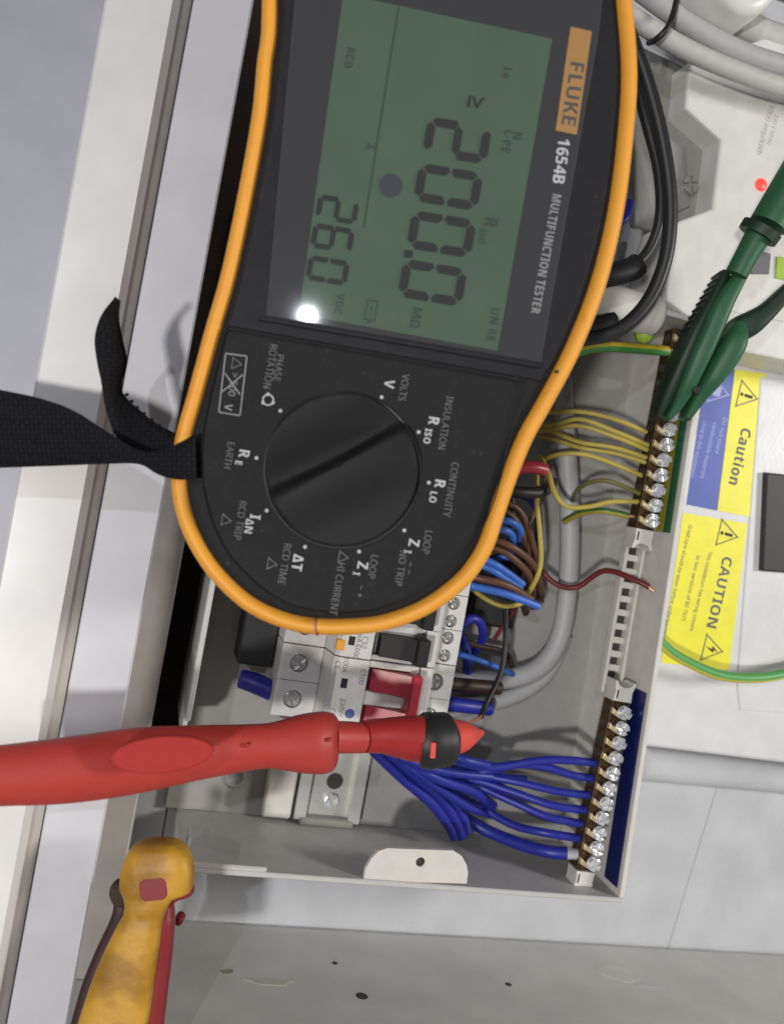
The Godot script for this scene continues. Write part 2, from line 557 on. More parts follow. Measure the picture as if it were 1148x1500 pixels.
# ---------------------------------------------------------------- the cupboard
func setting() -> void:
	# the painted wall behind the board, in boards with a thin joint between them
	var pieces := [
		PackedVector2Array([Vector2(-104, -176), Vector2(207, -176), Vector2(223.2, -56), Vector2(223.2, 420), Vector2(-104, 420)]),
		PackedVector2Array([Vector2(207.25, -176), Vector2(560, -176), Vector2(560, 420), Vector2(223.45, 420), Vector2(223.45, -56)])]
	var wall := Node3D.new()
	wall.name = "wall"
	add_child(wall)
	wall.transform = FR["board"]
	pivots[wall] = Vector3.ZERO
	tag(wall, "white painted wall boards behind the open fuse box", "", "", "structure")
	for p in pieces:
		var st := start()
		prism(st, p, -24.0, -4.0, 0.5)
		part("board", st, M.wall, wall)
	var st0 := start()
	prism(st0, PackedVector2Array([Vector2(-160, -176), Vector2(-104.5, -176), Vector2(-104.5, -84), Vector2(-160, -76)]), -24.0, -4.0, 0.8)
	part("board", st0, M.wall, wall)
	# a painted batten across the wall
	var st1 := start()
	prism(st1, PackedVector2Array([Vector2(159.6, -32.7), Vector2(262.5, -32.5), Vector2(315.3, -32.3), Vector2(320.7, -57.1), Vector2(267.5, -56.3), Vector2(164.8, -58.2)]), -4.5, 5.0, 8.5, Transform3D(), false, 0.0, 6)
	part("batten", st1, M.wall, wall)
	# the dark gap beside the box
	var st2 := start()
	box(st2, mm(-200, -90, -60), mm(-103, 420, -50))
	box(st2, mm(-210, -90, -60), mm(-200, 420, 40))
	lone("wall_recess", st2, M.dark, "board", "dark hollow gap in the wall beside the fuse box", "", "", "structure")
	# the cupboard's side, with old screw holes
	var sw := Node3D.new()
	sw.name = "side_wall"
	add_child(sw)
	sw.transform = FR["board"]
	pivots[sw] = Vector3.ZERO
	tag(sw, "grey-white painted side panel of the cupboard with old screw holes", "", "", "structure")
	var s := start()
	box(s, mm(-200, -175, -1.8), mm(560, -159, 420), 0.8)
	part("panel", s, M.side, sw)
	for a in [[-1.5, 62.0, 2.6], [-9.5, 33.0, 1.3], [82.0, 46.0, 1.5], [128.0, 104.0, 1.9]]:
		var h := start()
		lathe(h, [[a[2] * 1.2, -0.2], [a[2] * 1.15, 0.1], [a[2], 0.25], [a[2] * 0.7, 0.12], [0.01, 0.1]], Transform3D(Basis(Vector3(1, 0, 0), -PI / 2), V(a[0], -159, a[1])), 16)
		part("screw_hole_disc", h, M.hole, sw)  # dark discs, the shade inside each hole put into their colour
	# chips and smears in its paint
	var lie := Transform3D(Basis(Vector3(0, 0, 1), Vector3(1, 0, 0), Vector3(0, 1, 0)), V(0, -159, 0))   # outlines in w and u
	for q in [["paint_chip", 30.0, 158.0, 9.0, 15.0, M.frame_edge], ["paint_chip", 40.0, 171.0, 4.0, 9.0, M.wall], ["glue_smear", 52.0, -46.0, 4.0, 13.0, M.smear], ["glue_smear", 45.5, -65.5, 3.0, 4.0, M.hole_soft]]:
		var rim2 := []
		for k in 11:
			var a := TAU * k / 11
			var r := rng.randf_range(0.6, 1.1)
			rim2.append(Vector2(q[1] + cos(a) * q[3] * r, q[2] + sin(a) * q[4] * r))
		var blob := start()
		prism(blob, smooth_loop(rim2, 3), -0.2, 0.14, 0.1, lie, false, 0.0, 1)
		part(q[0], blob, q[5], sw)
	# the white door frame: a proud face, a groove, a lower face and its return
	var fr := Node3D.new()
	fr.name = "door_frame"
	add_child(fr)
	fr.transform = FR["board"]
	pivots[fr] = Vector3.ZERO
	tag(fr, "white painted door frame in stepped profile beside the fuse box", "", "", "structure")
	var long := Transform3D(Basis(Vector3(1, 0, 0), Vector3(0, 0, 1), Vector3(0, -1, 0)), Vector3.ZERO)   # profile in u and w, run along v
	for q in [
		["outer_face", [Vector2(-188.5, 30), Vector2(-162, 30), Vector2(-162, 109), Vector2(-164.6, 113), Vector2(-187.5, 113), Vector2(-188.5, 111.5)], M.frame],
		["edge_bead", [Vector2(-162.1, 30), Vector2(-158.45, 30), Vector2(-158.45, 101), Vector2(-159.2, 103), Vector2(-162.1, 108)], M.frame_edge],
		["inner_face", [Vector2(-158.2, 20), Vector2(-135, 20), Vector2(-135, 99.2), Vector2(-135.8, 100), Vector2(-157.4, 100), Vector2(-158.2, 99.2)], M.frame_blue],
		["return_strip", [Vector2(-135.2, 10), Vector2(-122, 10), Vector2(-122, 57), Vector2(-123, 58), Vector2(-135.2, 58)], M.frame_edge],
		["door_leaf", [Vector2(-420, 30), Vector2(-189, 30), Vector2(-189, 74), Vector2(-420, 74)], M.door_leaf]]:
		var p := start()
		prism(p, PackedVector2Array(q[1]), -420.0 if q[0] != "return_strip" else -78.0, 158.5, 0.2, long)
		part(q[0], p, q[2], fr)
	var tim := start()  # far length of the return strip, coloured plain dark brown
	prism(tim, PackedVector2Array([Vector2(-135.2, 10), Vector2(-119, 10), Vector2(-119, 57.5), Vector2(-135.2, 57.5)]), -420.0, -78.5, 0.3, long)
	part("dark_brown_edge", tim, M.edge_brown, fr)

# ---------------------------------------------------------------- the box
func right_u(v: float) -> float:   # the far side of the box bows a little
	return 122.3 - (v + 99.0) * 0.034

func consumer_unit() -> void:
	var t := thing("fuse_box", "open white fuse box enclosure with steel rail and no front cover", "fuse box", "board", V(10, 45, 0))
	var b := start()
	box(b, mm(-106, -99, -3.5), mm(121, 196, 0), 0.4)
	# round bosses moulded into the back
	for a in [[-72.5, -79.0, 6.0], [-72.5, 60.0, 6.0]]:
		lathe(b, [[a[2], 0.0], [a[2], 1.0], [a[2] - 0.8, 1.6], [a[2] - 2.2, 1.6], [a[2] - 2.6, 0.4], [0.01, 0.4]], Transform3D(Basis(), V(a[0], a[1], 0)), 24)
	for k in 4:
		box(b, mm(22, -30 - k * 7.0, -0.5), mm(36, -26.5 - k * 7.0, 0.8), 0.3)
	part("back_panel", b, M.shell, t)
	# the far wall of the box, with its rim
	var w := start()
	var far_wall := PackedVector2Array([Vector2(right_u(-99), -99), Vector2(right_u(-99) + 2.6, -99), Vector2(right_u(196) + 2.6, 196), Vector2(right_u(196), 196)])
	prism(w, far_wall, -3.5, 70.0, 0.6)
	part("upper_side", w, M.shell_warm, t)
	# the near end wall
	var n := start()
	box(n, mm(-100, -101.6, -3.5), mm(124.5, -99, 70), 0.5)
	box(n, mm(-100, -99.2, 66.5), mm(-60, -96.6, 70.4), 0.6)
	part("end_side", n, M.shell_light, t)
	var n2 := start()
	box(n2, mm(-108, 196, -3.5), mm(116, 198.6, 70), 0.5)
	part("end_side", n2, M.shell_light, t)
	# the lower side is cut away towards the near end
	var l := start()
	box(l, mm(-108.6, -34, -3.5), mm(-106, 196, 70), 0.5)
	prism(l, PackedVector2Array([Vector2(-34, -3), Vector2(-34, 60), Vector2(-42, 57), Vector2(-46, 45), Vector2(-46, -3)]), 106.2, 108.4, 0.4, Transform3D(Basis(Vector3(0, 1, 0), Vector3(0, 0, 1), Vector3(1, 0, 0)) * Basis.from_scale(Vector3(1, 1, 1)), V(-214.6, 0, 0)))
	box(l, mm(-98, -98, 56), mm(-96.6, -86, 70), 0.3)
	part("lower_side", l, M.shell_light, t)
	# fixing tab with its screw hole
	var tab := start()
	var xf := shift(0, 0, 0, deg_to_rad(2.5))
	var edge := PackedVector2Array([Vector2(-17.5, -99.5), Vector2(34.5, -99.5), Vector2(34.5, -94), Vector2(33, -90), Vector2(30, -86), Vector2(25, -83.5), Vector2(-8, -83.5), Vector2(-12, -85), Vector2(-15, -88.5), Vector2(-17.5, -94)])
	holed(tab, edge, 66.0, 68.6, Vector2(9.4, -89.6), 2.3, xf)
	var tabp := part("fixing_tab", tab, M.shell_warm, t)
	var th := start()
	lathe(th, [[2.25, 66.1], [2.25, 67.6], [0.01, 67.6]], xf * shift(9.4, -89.6, 0), 20)
	part("hole", th, M.hole, tabp)
	# the steel rail: a hat section along v, with a slotted hole and a pan-head screw
	var r := start()
	var along := Transform3D(Basis(Vector3(1, 0, 0), Vector3(0, 0, 1), Vector3(0, -1, 0)), Vector3.ZERO)
	prism(r, PackedVector2Array([Vector2(-39, 6.6), Vector2(-34, 6.6), Vector2(-34, 1), Vector2(-8, 1), Vector2(-8, 6.6), Vector2(-3, 6.6), Vector2(-3, 7.8), Vector2(-9.2, 7.8), Vector2(-9.2, 2.2), Vector2(-32.8, 2.2), Vector2(-32.8, 7.8), Vector2(-39, 7.8)]), -190.0, 96.0, 0.1, along)
	var rail := part("rail", r, M.rail, t)
	var slot := start()
	prism(slot, rect(-23.5, -80, -14.5, -71, 4.4, 6), 2.0, 2.35, 0.05)
	part("slot", slot, M.hole, rail)
	var rs := screw_mesh(4.3, 2.6)
	part_of("screw", rs, Transform3D(Basis(Vector3(0, 0, 1), 0.5), V(-19.4, -86.0, 2.6)), M.zinc, rail)
	# moulded pads beside the rail
	var pad := start()
	box(pad, mm(-56, -97, 0), mm(-40.5, -44, 7), 1.0)
	part("moulded_pad", pad, M.shell_warm, t)
	var foot := start()
	box(foot, mm(-36, -99, 0.2), mm(-6, -94.5, 8.5), 0.8)
	part("rail_stop", foot, M.clear, t)
	# the long holder between the terminal bars: two rails and short rungs leave square openings
	var a0: Vector3 = V(105.8, 80.3, 45)
	var a1: Vector3 = V(106.4, 6, 45)
	var dir := (a1 - a0).normalized()
	var hx := Transform3D(Basis(Vector3(0, 0, 1).cross(-dir).normalized() * -1.0, -dir, Vector3(0, 0, 1)), a0)
	var length := (a1 - a0).length() * 1000.0
	var h := start()
	box(h, mm(-1.6, -length - 6, -4), mm(0.4, 8, 0.8), 0.3, hx)
	box(h, mm(6.6, -length - 100, -4), mm(8.2, 130, 4.0), 0.3, hx)
	box(h, mm(8.2, -length - 100, -4), mm(13.5, 130, -2.5), 0.3, hx)
	var holder := part("bar_holder", h, M.shell_warm, t)
	for k in 11:
		var g := start()
		var y: float = -length * k / 10.0
		box(g, mm(0.3, y - 1.7, -3.5), mm(6.7, y + 1.7, 0.2), 0.25, hx)
		part("rung", g, M.shell_warm, holder)
	var bk := start()
	box(bk, mm(0.2, -length, -3.6), mm(6.8, 4, -3.0), 0.1, hx)
	part("holder_back", bk, M.hole, holder)
	# colour strips stuck to the wall behind the bars: blue for neutral, yellow and green for earth
	for s in [[6.0, -95.0, 54.0, 67.0, M.navy, "blue_strip"], [176.0, 89.0, 53.5, 60.0, M.ochre, "yellow_strip"], [176.0, 89.0, 60.2, 66.5, M.green, "green_strip"]]:
		var q := start()
		prism(q, PackedVector2Array([Vector2(right_u(s[0]) - 0.9, s[0]), Vector2(right_u(s[0]) - 0.3, s[0]), Vector2(right_u(s[1]) - 0.3, s[1]), Vector2(right_u(s[1]) - 0.9, s[1])]), s[2], s[3], 0.1)
		part(s[5], q, s[4], t)

# ---------------------------------------------------------------- cover, stickers
func sticker(called: String, quad2: PackedVector2Array, w: float, m: Material, parent: Node3D) -> MeshInstance3D:
	var st := start()
	prism(st, quad2, w - 0.02, w + 0.12, 0.04)
	return part(called, st, m, parent)

func warning_triangle(at: Vector3, size: float, turn: float, mark: String, line: Material, fill: Material, parent: Node3D) -> void:
	var xf := Transform3D(Basis(Vector3(0, 0, 1), turn), at)
	var tri0 := PackedVector2Array([Vector2(-0.55, -0.42), Vector2(0.55, -0.42), Vector2(0, 0.5)])
	var st := start()
	for k in 3:   # three thin bars
		var a: Vector2 = tri0[k] * size
		var b: Vector2 = tri0[(k + 1) % 3] * size
		var n := (b - a).normalized().orthogonal() * -size * 0.045
		prism(st, PackedVector2Array([a, b, b + n, a + n]), 0.0, 0.06 + 0.004 * k, 0.01, xf)
	part("triangle", st, line, parent)
	if mark == "!":
		letters("!", size * 0.55, xf * V(0, -size * 0.06, 0.06), turn, M.print_black, parent, true)
	elif mark == "bolt":
		var z := start()
		var bolt := PackedVector2Array()
		for q in [Vector2(0.1, 0.3), Vector2(-0.14, -0.02), Vector2(0.0, -0.02), Vector2(-0.06, -0.34), Vector2(0.14, 0.06), Vector2(0.01, 0.06)]:
			bolt.append(q * size)
		prism(z, bolt, 0.0, 0.07, 0.01, xf)
		part("bolt_mark", z, M.print_black, parent)
	elif mark == "blank":
		var z := start()
		prism(z, rect(-0.2 * size, -0.3 * size, 0.2 * size, 0.1 * size, 0.1 * size), 0.0, 0.07, 0.01, xf)
		part("mark", z, line, parent)

func cover_and_stickers() -> void:
	var t := thing("fuse_box_cover", "glossy white fuse box cover with two yellow caution stickers", "cover", "board", V(230, 85, 22))
	var c := start()
	prism(c, PackedVector2Array([Vector2(136, -30), Vector2(340, -30), Vector2(340, 196), Vector2(136, 193)]), 20.0, 30.0, 3.0, Transform3D(), false, 0.0, 4)
	prism(c, PackedVector2Array([Vector2(176.7, 187.4), Vector2(313.9, 205.1), Vector2(358.4, 7.6), Vector2(202.7, -2.4), Vector2(197.7, 13)]), 28.0, 30.8, 0.8, Transform3D(), false, 0.0, 3)
	var cov := part("panel", c, M.cover, t)
	var ap := start()  # raised black block; the darkness inside the cover's opening is its colour
	prism(ap, PackedVector2Array([Vector2(189.1, 134.4), Vector2(274.7, 142.2), Vector2(286.8, 87.1), Vector2(198, 78.8)]), 31.0, 34.5, 1.0)
	part("dark_opening_block", ap, M.black, t)
	var down := deg_to_rad(-93.5)
	# first sticker: blue beside yellow
	var s := sticker("caution_sticker", PackedVector2Array([Vector2(160, 188.1), Vector2(180.6, 189.8), Vector2(186.3, 108), Vector2(165, 107.9)]), 30.2, M.sticker_yellow, t)
	var s2 := sticker("caution_sticker", PackedVector2Array([Vector2(141.9, 187.2), Vector2(159.7, 188), Vector2(164.8, 107.8), Vector2(145, 107.8)]), 30.2, M.sticker_blue, t)
	letters("Caution", 6.6, V(173, 140.4, 30.4), down, M.print_dark, s, true, "lettering", 0.97)
	warning_triangle(V(170.8, 175, 30.4), 14.5, down, "!", M.print_dark, null, s)
	warning_triangle(V(152.2, 173.5, 30.4), 14.0, down, "blank", M.print_pale_blue, null, s2)
	letters("Do not store", 2.7, V(158.4, 149.7, 30.4), down, M.print_pale_blue, s2)
	letters("combustible materials", 2.7, V(152.4, 140, 30.4), down, M.print_pale_blue, s2, false, "lettering", 0.86)
	letters("close to this equipment", 2.7, V(145.9, 139.5, 30.4), down, M.print_pale_blue, s2, false, "lettering", 0.82)
	# second sticker
	var y := sticker("caution_sticker", PackedVector2Array([Vector2(143.8, 102.9), Vector2(185.8, 104), Vector2(191.1, 19.4), Vector2(147.2, 17.9)]), 30.2, M.sticker_yellow, t)
	letters("CAUTION", 6.4, V(175.7, 62.4, 30.4), down, M.print_dark, y, true, "lettering", 1.06)
	warning_triangle(V(174.2, 95.7, 30.4), 14.5, down, "!", M.print_dark, null, y)
	warning_triangle(V(177.9, 29.9, 30.4), 14.5, down, "bolt", M.print_dark, null, y)
	letters("This installation has wiring colours", 2.3, V(163.8, 61.3, 30.4), down, M.print_dark, y, false, "lettering", 0.93)
	letters("to two versions of BS 7671", 2.3, V(157, 61.9, 30.4), down, M.print_dark, y, false, "lettering", 1.0)
	letters("Great care should be taken before undertaking", 2.2, V(147.8, 65.9, 30.4), down, M.print_dark, y, false, "lettering", 0.93)

# ---------------------------------------------------------------- the meter and what runs past it
func meter() -> void:
	var t := thing("electricity_meter", "white electricity meter with a glowing red indicator lamp and grey recess", "electricity meter", "board", V(190, 260, 0))
	# the body with its stepped bite, built from the outline of its front
	var b := start()
	prism(b, PackedVector2Array([Vector2(82.3, 327.5), Vector2(152.6, 371), Vector2(215.3, 288.3), Vector2(217.3, 195.6), Vector2(168.4, 191.3), Vector2(131, 191.1), Vector2(94.3, 206.4), Vector2(85.5, 244), Vector2(90.9, 246.5), Vector2(110, 258.6), Vector2(107.6, 293.9), Vector2(84.4, 304)]), 10.0, 60.0, 1.5)
	part("body", b, M.meter, t)
	var f := start()
	prism(f, PackedVector2Array([Vector2(56, 337.5), Vector2(91.5, 333.9), Vector2(115.5, 303.9), Vector2(121.7, 261.5), Vector2(99.2, 245.7), Vector2(76.7, 245.4)]), 6.0, 44.0, 1.5)
	prism(f, PackedVector2Array([Vector2(81.2, 295.5), Vector2(97, 292.1), Vector2(105.7, 262.3), Vector2(91.3, 251.9)]), 40.0, 47.0, 3.0)
	part("recess", f, M.clear, t)
	screw(t, V(101.4, 272.3, 47), 5.0, 3.0, M.clear, 0.3)
	# the terminal cover along its lower end
	var k := start()
	prism(k, PackedVector2Array([Vector2(117.8, 208.4), Vector2(229.5, 215.2), Vector2(234.3, 193.4), Vector2(130, 189.2)]), 20.0, 63.0, 1.2)
	part("terminal_cover", k, M.meter, t)
	var cl := start()
	prism(cl, PackedVector2Array([Vector2(68.3, 206.5), Vector2(126.2, 211.3), Vector2(127.8, 203.6), Vector2(70, 198)]), 12.0, 56.0, 1.0)
	part("clear_shroud", cl, M.clear, t)
	var lp := start()
	lathe(lp, [[3.4, -0.5], [3.4, 0.5], [2.6, 1.2], [0.01, 1.5]], Transform3D(Basis(), V(135.5, 277.8, 60)), 20)
	part("red_lamp", lp, M.lamp_red, t)
	var g := start()
	prism(g, PackedVector2Array([Vector2(135.5, 233.7), Vector2(138.4, 243.9), Vector2(148.2, 244.1), Vector2(149.2, 233.4), Vector2(139.5, 231)]), 59.5, 61.0, 0.3)
	part("grey_button", g, M.grey_plastic, t)
	var gr := start()
	prism(gr, PackedVector2Array([Vector2(152.1, 243.7), Vector2(166.4, 245.7), Vector2(168.2, 233.2), Vector2(153.7, 232.3)]), 59.5, 61.0, 0.3)
	part("lime_button", gr, M.lime, t)
	letters("1000 imp/kWh", 3.0, V(132, 306.3, 60.1), deg_to_rad(-95), M.print_pale, t)
	letters("230 V 50 Hz", 2.0, V(136.4, 307.5, 60.1), deg_to_rad(-95), M.print_pale, t)
	# grey supply cables across the corner
	wire("grey_cable", "thick grey supply cable crossing above the electricity meter", "grey supply cables", [V(9.4, 331.8, 80), V(43.4, 324.7, 80), V(70.7, 319.9, 80), V(98.2, 318.1, 80), V(126.1, 318.6, 80), V(170.8, 324.1, 80)], 4.7, M.w_white_grey, "cable")
	wire("grey_cable", "darker grey supply cable running between the meter and the white gland", "grey supply cables", [V(20.9, 354.3, 70), V(63.2, 341.1, 70), V(94, 334.9, 70), V(130.7, 334.9, 70), V(180.5, 342, 70)], 5.3, M.w_grey, "cable")
	wire("grey_cable", "pale grey cable beyond the others in the upper corner", "grey supply cables", [V(99.3, 360.2, 55), V(125.2, 356.8, 55), V(150.5, 359.5, 55), V(193.5, 367.6, 55)], 7.5, M.w_white_grey, "cable")
	wire("cable_tie", "black cable tie looped round the thick grey cable", "", [V(60, 346.8, 78), V(53.5, 328.5, 90), V(50.6, 318.8, 92), V(48, 314.7, 88), V(49.6, 318.6, 78)], 1.5, M.w_black, "cable tie")
	var w := thing("cable_gland", "round white cable gland with a slotted face above the cables", "cable gland", "board", V(89.8, 358.6, 70))
	var st := start()
	lathe(st, [[19, -18], [19, 14], [17.5, 17], [13, 18.5], [11, 18.5], [10, 15.0], [0.01, 15.0]], Transform3D(Basis(), V(89.4, 360.6, 70)), 36)
	part("disc", st, M.meter, w)
	for a in [[1082,2], [1074,18]]:
		pass
	var sl := start()
	box(sl, mm(-4, -1.2, 15), mm(7, 1.2, 16.2), 0.5, Transform3D(Basis(Vector3(0, 0, 1), 0.3), V(92.5, 354.3, 72)))
	box(sl, mm(-3, -1.2, 15), mm(6, 1.2, 16.2), 0.5, Transform3D(Basis(Vector3(0, 0, 1), 0.3), V(92.1, 348.6, 72)))
	part("slot", sl, M.hole, w)
	# the white sleeve where the tails enter the box
	var sv := start()
	lathe(sv, [[7, -40], [10, -38], [10, 12], [9.2, 14], [7, 14.5], [6.6, 10], [0.01, 10]], Transform3D(Basis(Vector3(0, 0, -1), Vector3(0, 1, 0), Vector3(1, 0, 0)), V(70.2, 193.6, 70)), 28)
	lone("cable_sleeve", sv, M.shell_warm, "board", "short white plastic sleeve at the end of the fuse box behind the black lead", "cable sleeve")
	var ly := start()
	lathe(ly, [[0.01, -4], [4, -3], [4.6, 0], [3.4, 4], [0.01, 5]], Transform3D(Basis(Vector3(0, 0, 1), 0.4), V(81.3, 184.7, 66)), 16)
	lone("lime_cap", ly, M.lime, "board", "small lime green cap above the green and yellow cable", "cap")

# ---------------------------------------------------------------- breakers
func breaker_body(t: Node3D, v0: float, v1: float) -> void:
	var flat := Transform3D(Basis(Vector3(1, 0, 0), Vector3(0, 0, 1), Vector3(0, -1, 0)), Vector3.ZERO)
	var st := start()
	prism(st, PackedVector2Array([Vector2(-68, 9), Vector2(20, 9), Vector2(20, 46), Vector2(4, 46), Vector2(4, 64.5), Vector2(2.5, 66), Vector2(-3, 66), Vector2(-3, 62), Vector2(-29, 62), Vector2(-29, 68), Vector2(-44, 68), Vector2(-46, 66.5), Vector2(-48, 46), Vector2(-68, 46)]), -v1 + 0.1, -v0 - 0.1, 0.25, flat)
	part("body", st, M.breaker, t)

func breakers() -> void:
	# the two-pole main switch
	var t := thing("main_switch", "white main switch with a joined pair of red toggles", "main switch", "board", V(-23, -15, 9))
	breaker_body(t, -31.6, 3.4)
	for k in 2:
		var v := -5.3 - 17.5 * k
		var st := start()
		hole_plate(st, mm(4.2, v - 8.6, 46), mm(20, v + 8.6, 50), Vector2(10.8, v - 0.5), 4.4)
		part("terminal_shoulder", st, M.breaker, t)
		screw(t, V(10.8, v - 0.5, 46.5), 4.1, 2.2, M.steel, 0.2 + k)
		var s2 := start()
		hole_plate(s2, mm(-68, v - 8.6, 46), mm(-48, v + 8.6, 50), Vector2(-58.8, v - 0.2), 4.4)
		part("terminal_shoulder", s2, M.breaker, t)
		screw(t, V(-58.8, v - 0.2, 46.6), 4.2, 2.4, M.steel, 0.9 - k * 0.5)
		var tg := start()
		var flat := Transform3D(Basis(Vector3(1, 0, 0), Vector3(0, 0, 1), Vector3(0, -1, 0)), Vector3.ZERO)
		prism(tg, PackedVector2Array([Vector2(-27, 61), Vector2(-6, 61), Vector2(-6, 72), Vector2(-9, 75), Vector2(-14, 73), Vector2(-20, 70.5), Vector2(-27, 68)]), -v - 5.2, -v + 5.2, 0.5, flat)
		part("toggle", tg, M.red_toggle, t)
		var bridge := start()
		if k == 0:
			box(bridge, mm(-28.5, v - 12.2, 60), mm(-9.8, v - 5.6, 67.5), 0.4)
		box(bridge, mm(-28.5, v + 5.6 if k == 0 else v - 8.6, 60), mm(-4, v + 8.6 if k == 0 else v - 5.6, 66.5), 0.3)
		part("toggle_surround", bridge, M.breaker, t)
	var link := start()
	box(link, mm(-9.5, -29.0, 68), mm(-4.5, 1.0, 77), 0.8)
	part("toggle_link", link, M.red_toggle, t)
	var wnd := start()
	box(wnd, mm(-41, -10.8, 67.6), mm(-38, -6.2, 68.15), 0.05)
	part("indicator_window", wnd, M.black_toggle, t)
	var down := deg_to_rad(-90)
	letters("CE", 2.6, V(-44.2, -0.5, 68.02), deg_to_rad(-90), M.print_dim, t)
	letters("100A", 2.0, V(-40.5, 0.2, 68.02), down, M.print_dim, t)
	letters("C100", 2.2, V(-31.5, -4.5, 68.02), down, M.print_blue, t)
	letters("230V~", 1.7, V(-38.5, -20, 68.02), down, M.print_dim, t)
	letters("CE", 2.2, V(-42.5, -22.5, 68.02), down, M.print_dim, t)
	var em := start()
	lathe(em, [[2.3, -0.05], [2.3, 0.06], [1.7, 0.08], [1.6, 0.03], [0.01, 0.03]], Transform3D(Basis(), V(-34.2, -22.3, 68.0)), 20)
	part("round_emblem", em, M.print_blue, t)
	# single-width breakers beyond it
	var names := ["white breaker with a black toggle directly beside the main switch", "second white breaker from the main switch, mostly under the tester", "third white breaker from the main switch, hidden under the tester"]
	for k in 3:
		var v0 := 3.8 + 17.6 * k
		var vm := v0 + 8.75
		var r := thing("circuit_breaker", names[k], "circuit breaker", "board", V(-23, vm, 9), "breakers along the rail")
		breaker_body(r, v0, v0 + 17.5)
		var st := start()
		hole_plate(st, mm(4.2, v0 + 0.1, 46), mm(20, vm, 50), Vector2(13.2, vm - 4.6), 3.3)
		hole_plate(st, mm(4.2, vm + 0.02, 46), mm(20, v0 + 17.3, 50), Vector2(13.2, vm + 4.4), 3.3)
		part("terminal_shoulder", st, M.breaker, r)
		screw(r, V(13.2, vm - 4.6, 46.3), 3.0, 1.7, M.steel, 0.3 + k)
		screw(r, V(13.2, vm + 4.4, 46.3), 3.0, 2.2, M.steel, 1.1 + k)
		letters("L", 2.2, V(7.4, vm - 5.4, 50.02), down, M.print_dim, r)
		letters("N", 2.2, V(7.4, vm + 5.0, 50.02), down, M.print_dim, r)
		var s2 := start()
		hole_plate(s2, mm(-68, v0 + 0.1, 46), mm(-48, v0 + 17.3, 50), Vector2(-58.8, vm), 4.2)
		part("terminal_shoulder", s2, M.breaker, r)
		screw(r, V(-58.8, vm, 46.5), 4.0, 2.2, M.steel, 0.6)
		var flat := Transform3D(Basis(Vector3(1, 0, 0), Vector3(0, 0, 1), Vector3(0, -1, 0)), Vector3.ZERO)
		var tg := start()
		prism(tg, PackedVector2Array([Vector2(-26, 61), Vector2(-6, 61), Vector2(-6, 72), Vector2(-9, 73), Vector2(-16, 72), Vector2(-26, 70)]), -vm - 4.2, -vm + 6.2, 0.4, flat)
		box(tg, mm(-9.5, vm - 7.4, 66), mm(-3.8, vm + 5.6, 77), 0.6)
		part("toggle", tg, M.black_toggle, r)
		var sr := start()
		box(sr, mm(-28.5, v0 + 0.3, 60), mm(-8, v0 + 2.6, 66.5), 0.3)
		part("toggle_surround", sr, M.breaker, r)
		var wd := start()
		box(wd, mm(-41, vm - 3.0, 67.6), mm(-38, vm + 1.2, 68.15), 0.05)
		part("indicator_window", wd, M.black_toggle, r)
		letters("C32", 2.6, V(-33.4, vm - 1, 68.02), down, M.print_dim, r)
		letters("30mA 6000", 1.5, V(-36.2, vm - 1, 68.02), down, M.print_dim, r)
		var tb := start()
		box(tb, mm(-46.5, vm - 6.0, 66.0), mm(-42.6, vm - 1.0, 68.8), 0.3)
		part("test_button", tb, M.orange, r)
	var blk := start()
	box(blk, mm(-86, -13, 8), mm(-68.6, 60, 32), 0.8)
	lone("busbar_block", blk, M.black, "board", "black insulated busbar block at the lower end of the breakers", "busbar")

